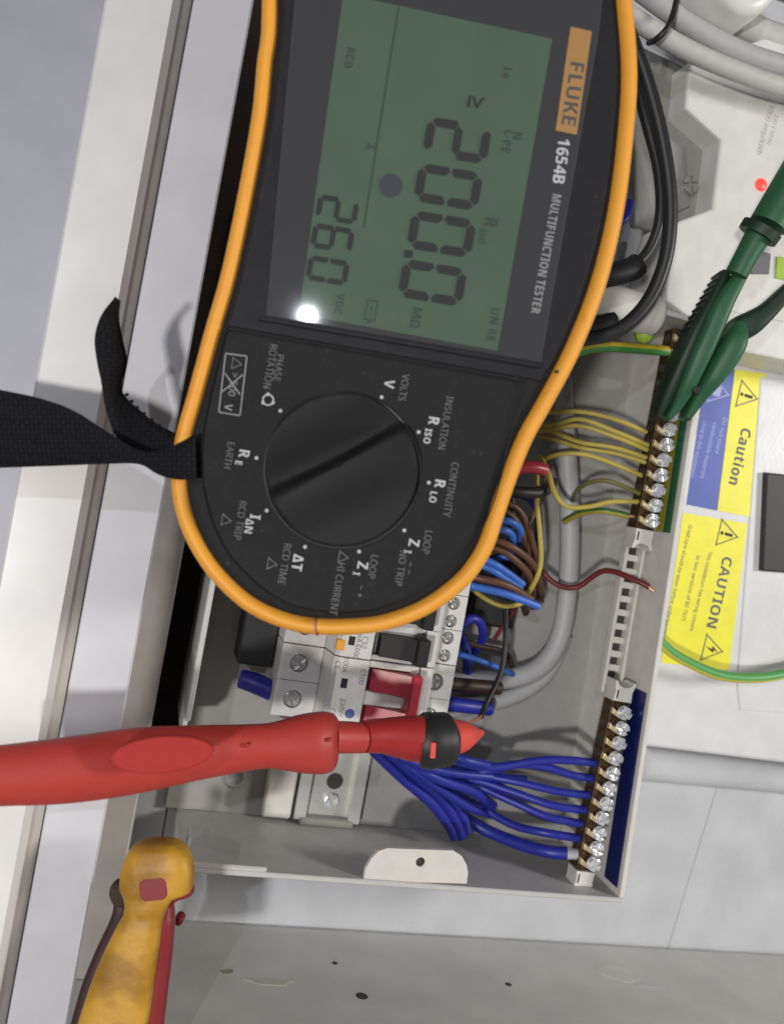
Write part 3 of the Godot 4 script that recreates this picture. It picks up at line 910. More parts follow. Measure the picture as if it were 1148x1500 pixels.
# ---------------------------------------------------------------- terminal bars
func terminal_bar(called: String, label: String, first: Vector3, last: Vector3, count: int, caps: Array) -> void:
	var t := thing(called, label, "terminal bar", "board", (first + last) * 0.5, "brass terminal bars")
	var y := (first - last).normalized()
	var x := y.cross(Vector3(0, 0, 1)).normalized()
	var xf := Transform3D(Basis(x, y, Vector3(0, 0, 1)), first)
	var pitch := (first - last).length() * 1000.0 / (count - 1)
	var total := pitch * (count - 1)
	var st := start()
	box(st, mm(-6.5, -total - 5, -14), mm(2.8, 5, -4.6), 0.4, xf)
	part("bar", st, M.brass_shaded, t)
	# wire holes along the side that looks down, and a brass tooth by each screw
	for k in count:
		var yy := -pitch * k
		var g := start()
		prism(g, PackedVector2Array([Vector2(-6.4, yy - 1.4), Vector2(-2.0, yy - 3.3), Vector2(2.2, yy - 3.1), Vector2(2.2, yy - 1.4), Vector2(-2.0, yy - 0.8), Vector2(-6.4, yy + 1.6)]), -4.9, -2.4, 0.5, xf)
		part("tooth", g, M.brass_pale, t)
		var hl := start()
		lathe(hl, [[2.3, -0.4], [2.3, 0.2], [1.8, 0.35], [1.7, 0.1], [0.01, 0.08]], xf * Transform3D(Basis(Vector3(0, 0, 1), Vector3(0, 1, 0), Vector3(-1, 0, 0)), V(-6.6, yy, -9.4)), 14)
		part("wire_hole", hl, M.hole, t)
		var tilt := Basis(x, rng.randf_range(-0.08, 0.08)) * Basis(Vector3(0, 0, 1), rng.randf_range(0, TAU))
		part_of("screw", screw_mesh(3.7, 3.2), Transform3D(tilt, xf * V(rng.randf_range(-0.2, 0.3), yy, -2.6 + rng.randf_range(0, 0.9))), M.zinc, t)
	# white end pieces with a scalloped outer edge
	for e in caps:
		var s: float = 1.0 if e == 0 else -1.0
		var y0: float = 5.2 if e == 0 else -total - 5.2
		var o := start()
		var q := PackedVector2Array([Vector2(-7.4, y0), Vector2(3.4, y0), Vector2(3.0, y0 + s * 5.0), Vector2(4.4, y0 + s * 10.5)])
		for k in 7:
			var a := PI * k / 6.0
			q.append(Vector2(-1.8 + 4.6 * cos(a), y0 + s * (10.5 - 3.0 * sin(a))))
		q.append(Vector2(-8.0, y0 + s * 10.5))
		q.append(Vector2(-6.8, y0 + s * 5.0))
		prism(o, q, -13.0, -2.8, 0.5, xf)
		var cap := part("end_piece", o, M.shell_warm, t)
		var sl := start()
		box(sl, mm(-6.0, minf(y0 + s * 1.5, y0 + s * 6), -2.9), mm(-5.2, maxf(y0 + s * 1.5, y0 + s * 6), -2.6), 0.05, xf)
		part("slit", sl, M.hole, cap)

func terminal_bars() -> void:
	terminal_bar("neutral_bar", "brass neutral terminal bar beside the dark blue strip", V(112.1, -6.8, 62), V(109.5, -86.2, 62), 11, [0, 1])
	terminal_bar("earth_bar", "brass earth terminal bar beside the yellow and green strip, gripped by the green clip", V(108.6, 189.4, 62), V(107.7, 93.8, 62), 13, [1])

# ---------------------------------------------------------------- wires
func two(a: Color, b: Color, n := 12, from := 0) -> Array:
	var out := []
	for i in n:
		out.append(a if (i + from) % n < n / 2 else b)
	return out

func wires() -> void:
	var gb := "blue neutral wires"
	var rows := ["first", "second", "third", "fourth", "fifth", "sixth"]
	var b := [
		[V(5, -50.9, 40), V(26, -47.3, 42), V(50.8, -46.3, 46), V(74.7, -39, 50), V(92.3, -36.2, 53), V(107.4, -36.4, 53)],
		[V(10.4, -53.8, 36), V(42.7, -52, 40), V(61.8, -43.8, 46), V(79.2, -42.1, 50), V(93.8, -44, 53), V(107.4, -44.1, 53)],
		[V(11.4, -56.5, 34), V(47.6, -53.7, 38), V(67.4, -52.6, 46), V(88.3, -53.5, 52), V(107.2, -53.2, 53)],
		[V(16.3, -59.5, 32), V(45, -56.8, 36), V(65.5, -58.5, 44), V(85.9, -61, 52), V(106.8, -61.2, 53)],
		[V(19.7, -64.2, 26), V(47.3, -60.9, 32), V(65.4, -63.6, 42), V(84.2, -67.6, 50), V(106.3, -68.9, 53)],
		[V(32.1, -65.8, 22), V(55.8, -73.3, 26), V(71.7, -77.8, 38), V(85.9, -76.2, 50), V(106.3, -76.5, 53)]]
	for k in 6:
		wire("neutral_wire", "dark blue wire, %s of the row running into the neutral bar" % rows[k], gb, b[k], 2.15, M.w_blue)
	# the thick tail with its silver ferrule
	var t := thing("neutral_tail", "thick dark blue cable ending in a silver ferrule at the neutral bar", "cable", "board", V(99.3, -85.1, 52))
	var st := start()
	tube(st, [V(11, -61.1, 18), V(35.6, -74.4, 16), V(59.6, -85.8, 22), V(76.5, -87.8, 36), V(88.8, -86.6, 48), V(98.5, -85.2, 52)], 3.3, 14, 6)
	part("insulation", st, M.w_blue, t)
	var fe := start()
	tube(fe, [V(97.8, -85.3, 52), V(102.7, -84.8, 53), V(111.1, -84, 55)], 2.9, 16, 2)
	part("ferrule", fe, M.zinc, t)
	# the spare bundle under the red probe
	var ends := ["cut end of blue wire pointing down, outermost of the spare bundle", "cut blue wire in the middle of the spare bundle", "cut blue wire on the inner side of the spare bundle", "short blue wire crossing over the spare bundle"]
	var c := [
		[V(-14.6, -42.9, 52), V(5.1, -57.3, 44), V(25.6, -71, 36), V(38.6, -83, 30), V(45.4, -91, 27)],
		[V(-10, -42.3, 50), V(11.3, -55.9, 42), V(32.1, -69.7, 34), V(43.4, -81.9, 30), V(48.9, -90.3, 28)],
		[V(-4.5, -43.7, 46), V(17.1, -56, 40), V(36.3, -68.5, 32), V(47.7, -80, 28), V(51.5, -87.9, 28)],
		[V(-4.4, -42.6, 56), V(20.9, -53.7, 50), V(44.5, -61.2, 40), V(62.6, -71.2, 30)]]
	for k in 4:
		wire("spare_blue_wire", ends[k], "spare blue wires", c[k], 2.9 if k < 3 else 2.6, M.w_blue)
	wire("spare_blue_wire", "blue wire slipping under the black ring into the fan", "spare blue wires", [V(-3.9, -42, 60), V(15.7, -48, 54), V(35.2, -51.5, 46), V(54.4, -53, 40), V(73.9, -52.5, 40)], 2.3, M.w_blue)
	wire("spare_blue_wire", "blue wire lying over the middle of the spare bundle", "spare blue wires", [V(-10.8, -40, 60), V(9.7, -51.4, 52), V(28.9, -62.7, 42), V(48.8, -72.5, 34), V(62, -76.5, 28)], 2.3, M.w_blue)
	wire("spare_blue_wire", "blue wire looping round behind the red probe tip to the bundle", "spare blue wires", [V(21.3, -39.2, 40), V(30.5, -42.2, 50), V(42.1, -44.4, 48), V(59.3, -48.2, 40)], 2.4, M.w_blue)
	# earth wires, in yellow insulation
	var ge := "yellow earth wires"
	var ey := ["topmost earth wire of the fan into the earth bar", "second earth wire of the fan into the earth bar", "third earth wire of the fan, touching the second", "fourth earth wire, in the middle of the fan", "fifth earth wire, lowest of the tight fan", "lone bright earth wire sloping below the fan"]
	var ep := [
		[V(41, 138.9, 20), V(51.9, 140.9, 36), V(63.1, 142.7, 48), V(79.9, 141.8, 54), V(98.9, 138.8, 54)],
		[V(46.4, 131.7, 20), V(56.4, 135.3, 34), V(64.8, 139.2, 46), V(81.7, 135.8, 53), V(101.4, 132.4, 54)],
		[V(47.7, 129.8, 18), V(57.7, 133.4, 32), V(66.5, 136.1, 44), V(82.7, 133.2, 52), V(101.5, 129.9, 54)],
		[V(48.8, 132.5, 14), V(58.2, 132.3, 26), V(69.1, 127.9, 42), V(84.9, 127.9, 50), V(102.4, 125.7, 54)],
		[V(50.1, 130.5, 12), V(59.8, 128.9, 24), V(70.6, 125.4, 40), V(86.5, 125.3, 48), V(102.5, 123.2, 54)],
		[V(53.3, 109.6, 16), V(54.5, 116.5, 34), V(61.5, 120.5, 46), V(75.1, 120.9, 50), V(102.1, 116.2, 53)]]
	for k in 6:
		wire("earth_wire", ey[k], ge, ep[k], 1.25, M.w_yellow)
	wire("earth_wire", "yellow earth wire drooping in a loop before the grey conduit", ge, [V(51.1, 117.3, 34), V(53.7, 109.7, 42), V(57, 98.9, 48), V(64.2, 93.1, 50), V(75.3, 95.1, 52), V(86.5, 99.7, 53), V(101.5, 102.4, 54)], 1.35, M.w_yellow)
	wire("earth_wire", "thin olive earth wire arching above the drooping loop", ge, [V(83.8, 95.1, 14), V(79, 102.3, 26), V(78.2, 107.7, 40), V(83.5, 110.2, 48), V(92.4, 109, 52), V(102.2, 106.5, 54)], 1.2, M.w_olive)
	wire("earth_wire", "green and yellow earth wire ending in bare copper strands", ge, [V(78.5, 86, 20), V(80.4, 91.6, 34), V(85.7, 94.5, 46), V(93.6, 94.7, 50), V(98.6, 94.2, 52)], 1.7, M.two_tone, "wire", "board", [V(98.2, 94.5, 52), V(101.2, 94.3, 53), V(106.3, 94.5, 54)], two(Color(0.40, 0.34, 0.04), Color(0.05, 0.16, 0.03), 10, 2))
	wire("bonding_cable", "green and yellow cable running over the end of the fuse box", "green and yellow cables", [V(28.1, 156.4, 60), V(44.1, 166.7, 66), V(58.3, 173, 68), V(75.9, 176.5, 66), V(98.7, 181, 60)], 2.6, M.two_tone, "cable", "board", [], two(Color(0.52, 0.40, 0.03), Color(0.07, 0.24, 0.06), 12, 3))
	wire("bonding_cable", "green and yellow cable curving across the lower caution sticker", "green and yellow cables", [V(126.8, 40.3, 40), V(138.1, 29.1, 44), V(149.9, 23.5, 46), V(171.2, 18.4, 48), V(193, 19.3, 48), V(216, 24.5, 46), V(258.3, 39.6, 42)], 2.9, M.two_tone, "cable", "board", [], two(Color(0.10, 0.36, 0.10), Color(0.58, 0.50, 0.06), 12, 2))
	# the pale grey sheathed cables bent through the box
	wire("grey_conduit", "thick pale grey cable bending down through the fuse box", "grey cables in the box", [V(56.6, 195.3, 10), V(65.5, 162.2, 12), V(75.2, 125.4, 14), V(84.3, 88.2, 14), V(90.2, 54.1, 14), V(91.7, 25.1, 14), V(85.9, 7.5, 14), V(72.8, -2.8, 14), V(48.6, -9.4, 12), V(29.1, -12.6, 12)], 5.6, M.w_grey, "cable")
	wire("grey_conduit", "grey cable tucked under the thick bend", "grey cables in the box", [V(98.8, 22.3, 4), V(92, -0.5, 4), V(77.6, -14.3, 4), V(58.2, -22.6, 4), V(34.1, -28.8, 6)], 5.0, M.w_grey, "cable")
	wire("tail_cable", "dark brown supply tail entering the main switch", "supply tails", [V(21, -10.9, 24), V(41.2, -10.6, 22), V(58.7, -10.5, 18)], 4.0, M.w_dark_brown, "cable")
	wire("tail_cable", "dark blue supply tail entering the main switch", "supply tails", [V(19.1, -21.4, 24), V(39.3, -21.7, 22), V(56.2, -22.8, 16)], 4.0, M.w_blue, "cable")
	# brown and pale blue loops out of the breakers
	var gl := "looped circuit wires"
	var wb := [
		["brown wire in the outermost high loop beside the grey conduit", [V(19.3, 80.8, 34), V(30.9, 88.2, 40), V(42.7, 86.7, 40), V(55, 73.1, 34), V(64.6, 58.9, 24), V(73.8, 39.4, 10)], M.w_brown, 1.9],
		["brown wire in the inner high loop", [V(19.2, 77.3, 36), V(30.8, 84.7, 42), V(41.5, 80.8, 42), V(52.7, 69.1, 34), V(62.3, 54.5, 22), V(68.9, 38.6, 10)], M.w_brown, 1.9],
		["brown wire in the outer low loop", [V(10.5, 67.1, 34), V(28.4, 69.5, 46), V(44.3, 65.8, 46), V(60.4, 57.3, 36), V(76.1, 40.3, 14)], M.w_brown, 1.9],
		["brown wire in the inner low loop", [V(11.4, 62.2, 34), V(30.7, 65.5, 44), V(44.6, 60.7, 44), V(59.2, 51.7, 34), V(71.9, 35.8, 14)], M.w_brown, 1.9],
		["brown wire lying along the lowest pale blue wire", [V(9.6, 48.5, 36), V(27.1, 48.8, 46), V(41.7, 47.6, 46), V(58.5, 42.1, 40)], M.w_brown, 2.0],
		["pale blue wire in the small upper loop", [V(17.8, 77.3, 40), V(32.4, 80.1, 46), V(41.8, 78.8, 44), V(47.8, 73.5, 36), V(51.2, 65.6, 22)], M.w_light_blue, 2.0],
		["pale blue wire in the small inner loop", [V(18.7, 72.5, 40), V(31.8, 75.1, 46), V(38.9, 74, 44), V(43.9, 69.2, 36), V(47, 62.6, 22)], M.w_light_blue, 2.0],
		["pale blue wire of the middle pair, upper one", [V(10.1, 62.3, 38), V(29, 58.3, 46), V(40.5, 54.3, 44), V(52.4, 49.2, 40)], M.w_light_blue, 1.8],
		["pale blue wire of the middle pair, lower one", [V(10.9, 58.2, 38), V(29, 54.8, 46), V(40.4, 50.7, 44), V(51.3, 46.8, 40)], M.w_light_blue, 1.8],
		["pale blue wire, lowest and longest, with a cut end", [V(6.3, 46.5, 36), V(22.7, 44.3, 44), V(41.1, 43.2, 46), V(62.1, 39.3, 42)], M.w_light_blue, 2.1],
		["pale blue wire leaving the first breaker", [V(17.5, 7.1, 24), V(36, 5.3, 28), V(50.7, 2.3, 26), V(67.9, -2.9, 16)], M.w_light_blue, 1.6]]
	wb.append_array([
		["brown wire tucked between the two high loops", [V(16.4, 83.1, 30), V(31.2, 86.6, 34), V(42.2, 82, 36), V(53.1, 71.8, 30), V(62.7, 56.8, 22), V(72.6, 37.3, 8)], M.w_brown, 1.8],
		["brown wire at the back, running straight down by the black connector", [V(41.4, 103.6, 20), V(45.8, 89.4, 22), V(49.3, 71.1, 20), V(59.3, 49.3, 14), V(72.2, 30.7, 6)], M.w_dark_brown, 1.8],
		["dark blue wire at the back of the loops", [V(23, 83.9, 22), V(38.1, 91.9, 24), V(50.3, 95.5, 20), V(62.8, 90.6, 14), V(71.2, 70, 8)], M.w_blue, 1.7],
		["olive wire crossing behind the loops towards the conduit", [V(31, 58.7, 24), V(46, 67.3, 26), V(56.8, 82.4, 24), V(62.7, 103, 20), V(61.6, 116.5, 22)], M.w_olive, 1.2],
		["pale blue wire doubling back under the low brown loops", [V(14.5, 52.9, 30), V(27.5, 54.2, 36), V(41.6, 61.2, 32), V(56.6, 58.4, 24), V(72.6, 45.2, 14)], M.w_light_blue, 1.6]])
	for q in wb:
		wire("circuit_wire", q[0], gl, q[1], q[3], q[2])
	wire("circuit_wire", "thin yellow wire hanging vertically before the loops", gl, [V(52.8, 109.5, 30), V(51.3, 94.7, 40), V(55.4, 77.4, 42), V(59.8, 63.4, 40), V(60.2, 53.8, 38), V(60.2, 43.2, 30)], 1.3, M.w_yellow)
	wire("circuit_wire", "thin yellow wire curving under the pale blue wires", gl, [V(29.7, 41.7, 26), V(37.7, 37.4, 34), V(47.3, 35.9, 34), V(58, 38.4, 30)], 1.3, M.w_yellow)
	wire("circuit_wire", "dark blue wire looped tight beside the breaker terminals", gl, [V(29.5, 7.2, 16), V(27.5, 21, 28), V(31.2, 26.3, 30), V(38.6, 23.8, 26), V(45, 13.9, 16), V(42.7, 4, 10)], 2.4, M.w_blue)
	wire("circuit_wire", "dark blue wire pair running down to the tails", gl, [V(33.5, 14.9, 14), V(38, 4.6, 16), V(43.2, -11.3, 10)], 2.8, M.w_blue)
	wire("circuit_wire", "thin red wire slanting down in the shade", gl, [V(63.1, 38.3, 14), V(57.3, 26.3, 16), V(53.6, 15.1, 12)], 1.2, M.w_red)
	wire("circuit_wire", "thin brown wire crossing in the shade by the first breaker", gl, [V(33.9, 12.7, 14), V(43.3, 10.6, 16), V(60.7, 8.7, 14), V(69.3, -1.8, 10)], 1.5, M.w_dark_brown)
	wire("black_wire", "thin black wire dropping to a bare copper tip by the red probe", "", [V(51.7, 34.3, 24), V(52.6, 16.8, 30), V(51.4, 0.9, 34), V(44, -15, 40), V(39.9, -21.1, 46)], 1.5, M.w_black, "wire", "board", [V(40.1, -20.4, 46), V(36.9, -21.4, 50), V(31.9, -22.3, 54)])
	wire("red_wire", "thin dark red wire wandering to a bare end at the box rim", "", [V(62.8, 61.4, 14), V(69.2, 57.1, 22), V(77.9, 51.4, 26), V(88.2, 52, 30), V(97.2, 63.6, 40), V(109.2, 61.7, 52), V(115.5, 59.5, 56)], 1.5, M.w_red, "wire", "board", [V(115, 59.8, 56), V(118, 57.3, 58), V(121.4, 54.4, 60)])
	# dark clutter in the shade of the tester
	var cl := start()
	tube(cl, [V(14.5, 94.5, 40), V(34.7, 95.5, 46), V(48.3, 97.2, 44), V(55.8, 99.9, 40)], 3.0, 12, 4)
	lone("black_sleeve", cl, M.black, "board", "black rubber sleeve poking out below the tester's edge", "sleeve")
	var rc := start()
	tube(rc, [V(15.2, 102.5, 44), V(38.8, 109, 48), V(50, 109.7, 46)], 3.4, 12, 4)
	lone("red_sleeve", rc, M.red_toggle, "board", "short red sleeve poking out below the tester's edge", "sleeve")
	var bk := start()
	box(bk, mm(38, 22, 0), mm(62, 70, 16), 1.5)
	lone("black_connector", bk, M.black, "board", "black connector block in the shade behind the looped wires", "connector")
	# black leads of the tester
	var gt := "black leads of the tester"
	wire("test_lead", "outer black test lead bowing out past the meter", gt, [V(99.3, 222, -390), V(111.57, 192.98, -392), V(120.02, 163.66, -394), V(123.98, 137.08, -396), V(122.46, 113.28, -398), V(114.46, 93.85, -400), V(100.31, 81.23, -400), V(81.85, 77.54, -400)], 3.3, M.w_black, "test lead", "cam")
	wire("test_lead", "inner black test lead close to the tester's edge", gt, [V(104.92, 212.31, -400), V(114.98, 180.25, -404), V(121.8, 156.15, -406), V(123.03, 134.95, -408), V(117.32, 119.22, -410), V(105.45, 110.47, -408), V(88.88, 107.53, -404)], 2.6, M.w_black, "test lead", "cam")
	wire("test_lead", "short black lead stub between tester and meter", gt, [V(82.26, 105.76, -402), V(95.86, 106.99, -402), V(107.53, 110.01, -404), V(112.15, 112.78, -405)], 5.6, M.w_black, "test lead", "cam")
	wire("test_lead", "thick black plug body low beside the tester's rim", gt, [V(79.56, 82.04, -404), V(90.74, 83.29, -404), V(101.56, 85.36, -405)], 6.0, M.w_black, "test lead", "cam")
	wire("blue_sleeve", "small dark blue wire end between the tester and the lead", "", [V(106.33, 136.98, -424), V(111.54, 140.9, -424), V(114.57, 149.47, -428)], 2.2, M.w_blue, "wire", "cam")
	wire("grey_cable", "grey cable bending behind the black leads", "grey supply cables", [V(62.3, 305.2, 30), V(74.5, 284.8, 34), V(81.9, 260.7, 34), V(80.1, 240.8, 34), V(80.2, 216.3, 30)], 6.0, M.w_grey, "cable")
	var stub := start()
	tube(stub, [V(-83.1, -20.2, 32), V(-76.4, -20.9, 34), V(-66.9, -23.3, 36)], [4.6, 5.2, 5.0], 16, 4)
	var bs := thing("blue_cable_end", "thick dark blue cable end at the lower end of the main switch", "cable", "board", V(-67.3, -23.4, 36))
	part("insulation", stub, M.w_blue, bs)
	var ce := start()
	tube(ce, [V(-66.9, -23.7, 36), V(-62.2, -24.8, 36)], 3.2, 12, 2)
	part("copper_end", ce, M.copper, bs)

# ---------------------------------------------------------------- the tester
func smooth_loop(pts: Array, sub: int) -> PackedVector2Array:
	var out := PackedVector2Array()
	var n := pts.size()
	for i in n:
		for s in sub:
			out.append((pts[i] as Vector2).cubic_interpolate(pts[(i + 1) % n], pts[(i + n - 1) % n], pts[(i + 2) % n], float(s) / sub))
	return ccw(out)

var ink_turn := deg_to_rad(-99.4)

func digit(what: String, at: Vector3, w: float, h: float, thick: float, parent: Node3D) -> void:
	var on: String = {"0": "abcdef", "2": "abged", "6": "acdefg"}[what]
	var st := start()
	var xf := Transform3D(Basis(Vector3(0, 0, 1), ink_turn), at)
	var g := thick * 0.07
	var hw := w / 2; var hh := h / 2
	var c := thick * 1.0
	var bars := {
		"a": [[-hw + c, hh], [hw - c, hh], [hw - c / 2 - g, hh - c / 2 + g], [hw - thick - g, hh - thick], [-hw + thick + g, hh - thick], [-hw + c / 2 + g, hh - c / 2 + g]],
		"d": [[-hw + c, -hh], [-hw + c / 2 + g, -hh + c / 2 - g], [-hw + thick + g, -hh + thick], [hw - thick - g, -hh + thick], [hw - c / 2 - g, -hh + c / 2 - g], [hw - c, -hh]],
		"f": [[-hw, hh - c], [-hw + c / 2 - g, hh - c / 2 - g], [-hw + thick, hh - thick - g], [-hw + thick, thick * 0.55], [-hw + thick * 0.5, thick * 0.1], [-hw, thick * 0.3]],
		"b": [[hw, hh - c], [hw, thick * 0.3], [hw - thick * 0.5, thick * 0.1], [hw - thick, thick * 0.55], [hw - thick, hh - thick - g], [hw - c / 2 + g, hh - c / 2 - g]],
		"e": [[-hw, -hh + c], [-hw, -thick * 0.3], [-hw + thick * 0.5, -thick * 0.1], [-hw + thick, -thick * 0.55], [-hw + thick, -hh + thick + g], [-hw + c / 2 - g, -hh + c / 2 + g]],
		"c": [[hw, -hh + c], [hw - c / 2 + g, -hh + c / 2 + g], [hw - thick, -hh + thick + g], [hw - thick, -thick * 0.55], [hw - thick * 0.5, -thick * 0.1], [hw, -thick * 0.3]],
		"g": [[-hw + thick * 0.6, 0], [-hw + thick, thick * 0.46], [hw - thick, thick * 0.46], [hw - thick * 0.6, 0], [hw - thick, -thick * 0.46], [-hw + thick, -thick * 0.46]]}
	for k in on:
		var q := PackedVector2Array()
		for v in bars[k]:
			q.append(Vector2(v[0], v[1]))
		prism(st, q, 0.0, 0.06, 0.01, xf)
	part("digit", st, M.lcd_ink, parent)

func tester() -> void:
	var t := thing("multifunction_tester", "dark grey handheld tester with orange rim, round dial and green display", "electrical tester", "tester", Vector3.ZERO)
	var outer := smooth_loop([Vector2(-27.68, 147.5), Vector2(-29.05, 137.52), Vector2(-30.86, 119.13), Vector2(-35.85, 91.22), Vector2(-41.3, 65.81), Vector2(-46.52, 47.65), Vector2(-52.42, 25.87), Vector2(-56.28, 12.25), Vector2(-57.87, -0.68), Vector2(-56.73, -12.03), Vector2(-52.65, -23.6), Vector2(-45.16, -35.4), Vector2(-34.04, -46.07), Vector2(-22.01, -52.19), Vector2(-9.08, -54.92), Vector2(9.3, -54.46), Vector2(22.24, -51.06), Vector2(32.22, -46.07), Vector2(41.75, -38.58), Vector2(47.2, -31.77), Vector2(51.06, -24.51), Vector2(54.01, -15.43), Vector2(58.55, -2.27), Vector2(63.77, 10.44), Vector2(70.35, 22.24), Vector2(78.97, 38.58), Vector2(87.59, 60.13), Vector2(93.72, 84.42), Vector2(97.12, 109.15), Vector2(98.71, 132.98), Vector2(97.12, 156.58), Vector2(94.4, 181.54), Vector2(81.24, 195.15), Vector2(31.32, 199.69), Vector2(-14.07, 192.88), Vector2(-25.87, 174.73)], 4)
	# the body behind the face
	var b := start()
	prism(b, shrink(outer, 5.0), -60.0, -0.6, 3.6, Transform3D(), true, 6.0, 4)
	var body := part("case", b, M.charcoal, t)
	# the orange rim: an oval band swept round the outline, in two lengths that meet at the bottom
	var rings := []
	var n := outer.size()
	for i in n:
		var d := (outer[(i + 1) % n] - outer[(i + n - 1) % n]).normalized()
		var out := Vector2(d.y, -d.x)
		var r := PackedVector3Array()
		for k in 16:
			var a := TAU * k / 16
			var q := outer[i] + out * (-3.0 + 3.0 * cos(a))
			r.append(V(q.x, q.y, -4.5 + (5.6 if sin(a) > 0 else 16.0) * sin(a)))
		rings.append(r)
	var o := start()
	loft(o, rings, true, false, true)
	var rim := part("rim", o, M.orange, t)
	var seam := start()
	box(seam, mm(-0.25, -2.8, -3), mm(0.25, 2.8, 0.95), 0.1, Transform3D(Basis(Vector3(0, 0, 1), deg_to_rad(6)), V(-8.85, -51.97, 0.3)))
	part("rim_joint", seam, M.plier_red, rim)
	var nick := start()
	lathe(nick, [[0.2, -0.3], [0.9, 0.1], [0.8, 0.35], [0.01, 0.4]], Transform3D(Basis.from_scale(Vector3(1.0, 0.7, 1.0)), V(70.8, 32.9, 0.7)), 10)
	part("dark_nick", nick, M.plier_worn, rim)
	# face plates, parted by a groove
	var inside := shrink(outer, 7.6)
	var panel := smooth_loop([Vector2(-36.31, 46.97), Vector2(-4.99, 41.53), Vector2(26.78, 35.85), Vector2(57.41, 30.41), Vector2(60.36, 29.05), Vector2(60.36, 24.96), Vector2(55.82, 10.89), Vector2(52.65, -2.27), Vector2(49.47, -12.48), Vector2(44.48, -22.69), Vector2(38.12, -30.41), Vector2(29.5, -38.12), Vector2(20.88, -43.12), Vector2(9.76, -46.75), Vector2(-2.04, -47.43), Vector2(-19.29, -44.25), Vector2(-34.27, -32.68), Vector2(-41.75, -21.56), Vector2(-45.61, -10.21), Vector2(-47.2, 1.59), Vector2(-46.07, 16.57), Vector2(-39.94, 43.12), Vector2(-38.35, 46.52)], 3)
	var p := start()
	prism(p, panel, -2.0, 0.35, 0.5, Transform3D(), true, 0.0, 3)
	var face := part("dial_panel", p, M.charcoal, t)
	var above := Geometry2D.intersect_polygons(inside, PackedVector2Array([Vector2(-91.22, 247.35), Vector2(135.7, 247.35), Vector2(135.7, 15.88), Vector2(65.35, 29.95), Vector2(-36.76, 47.88), Vector2(-91.22, 56.73)]))
	var h := start()
	prism(h, above[0], -2.0, 0.2, 0.6, Transform3D(), true, 0.0, 3)
	var housing := part("display_housing", h, M.housing, t)
	# display: dark surround, green panel, clear pane over both
	var z := start()
	prism(z, PackedVector2Array([Vector2(-24.96, 51.74), Vector2(-14.07, 170.19), Vector2(85.78, 158.85), Vector2(83.96, 142.96), Vector2(65.35, 36.53)]), 0.0, 0.45, 0.1)
	var bez := part("display_surround", z, M.bezel, t)
	var l := start()
	prism(l, PackedVector2Array([Vector2(-14.52, 51.97), Vector2(0.23, 158.39), Vector2(69.44, 143.42), Vector2(51.28, 39.94)]), 0.3, 0.55, 0.05)
	var lcd := part("display", l, M.lcd, t)
	var pane := start()
	prism(pane, PackedVector2Array([Vector2(-25.19, 51.51), Vector2(-14.52, 170.42), Vector2(86.23, 159.3), Vector2(84.42, 142.96), Vector2(65.58, 36.08)]), 1.0, 1.5, 0.15)
	part("clear_pane", pane, M.pane, t)
	var lip := start()
	prism(lip, PackedVector2Array([Vector2(-26.78, 51.28), Vector2(65.81, 35.4), Vector2(65.35, 34.04), Vector2(-27.68, 49.92)]), -1.0, 1.6, 0.3)
	part("pane_lip", lip, M.housing, t)
	# the reading
	var k := 0
	for q in [["2", V(37.9, 109.6, 0.85)], ["0", V(34.95, 94.17, 0.85)], ["0", V(32.68, 78.52, 0.85)], ["0", V(29.73, 62.4, 0.85)]]:
		digit(q[0], q[1], 12.8, 21.6, 3.0, lcd)
	for q in [["2", V(-1.82, 86.68, 0.85)], ["6", V(-3.4, 77.15, 0.85)], ["0", V(-4.99, 66.49, 0.85)]]:
		digit(q[0], q[1], 8.3, 13.8, 1.8, lcd)
	var dot := start()
	box(dot, mm(-1.25, -1.4, 0.0), mm(1.25, 1.4, 0.06), 0.01, Transform3D(Basis(Vector3(0, 0, 1), ink_turn), V(21.78, 71.93, 0.85)))
	part("decimal_point", dot, M.lcd_ink, lcd)
	var rd := start()
	lathe(rd, [[3.9, 0.0], [3.9, 0.06]], Transform3D(Basis(), V(15.88, 94.63, 0.85)), 28)
	part("round_mark", rd, M.lcd_blue, lcd)
	var ln := start()
	prism(ln, PackedVector2Array([Vector2(18.15, 153.85), Vector2(18.83, 153.85), Vector2(7.26, 80.56), Vector2(6.58, 80.56)]), 0.55, 0.6, 0.01)
	part("divider_line", ln, M.lcd_faint, lcd)
	for q in [["MΩ", 3.2, V(24.28, 50.83, 0.85), M.lcd_faint], ["VDC", 2.6, V(-1.13, 55.37, 0.85), M.lcd_faint], ["UN RE", 2.8, V(49.92, 48.56, 0.85), M.lcd_faint], ["R", 4.2, V(49.02, 82.6, 0.85), M.lcd_faint], ["ISO", 2.2, V(46.29, 77.83, 0.85), M.lcd_faint], ["L-PE", 2.8, V(54.46, 109.38, 0.85), M.lcd_faint], ["N", 2.8, V(57.87, 111.19, 0.85), M.lcd_faint], ["Lo", 2.6, V(54.46, 132.07, 0.85), M.lcd_faint], ["RCD", 2.6, V(2.27, 137.06, 0.85), M.lcd_faint], ["≥", 6.0, V(44.25, 122.08, 0.85), M.lcd_ink], ["z", 4.0, V(9.98, 107.33, 0.85), M.lcd_faint]]:
		letters(q[0], q[1], q[2], ink_turn, q[3], lcd, true)
	var bt := start()
	var bx := Transform3D(Basis(Vector3(0, 0, 1), ink_turn), V(9.3, 53.1, 0.85))
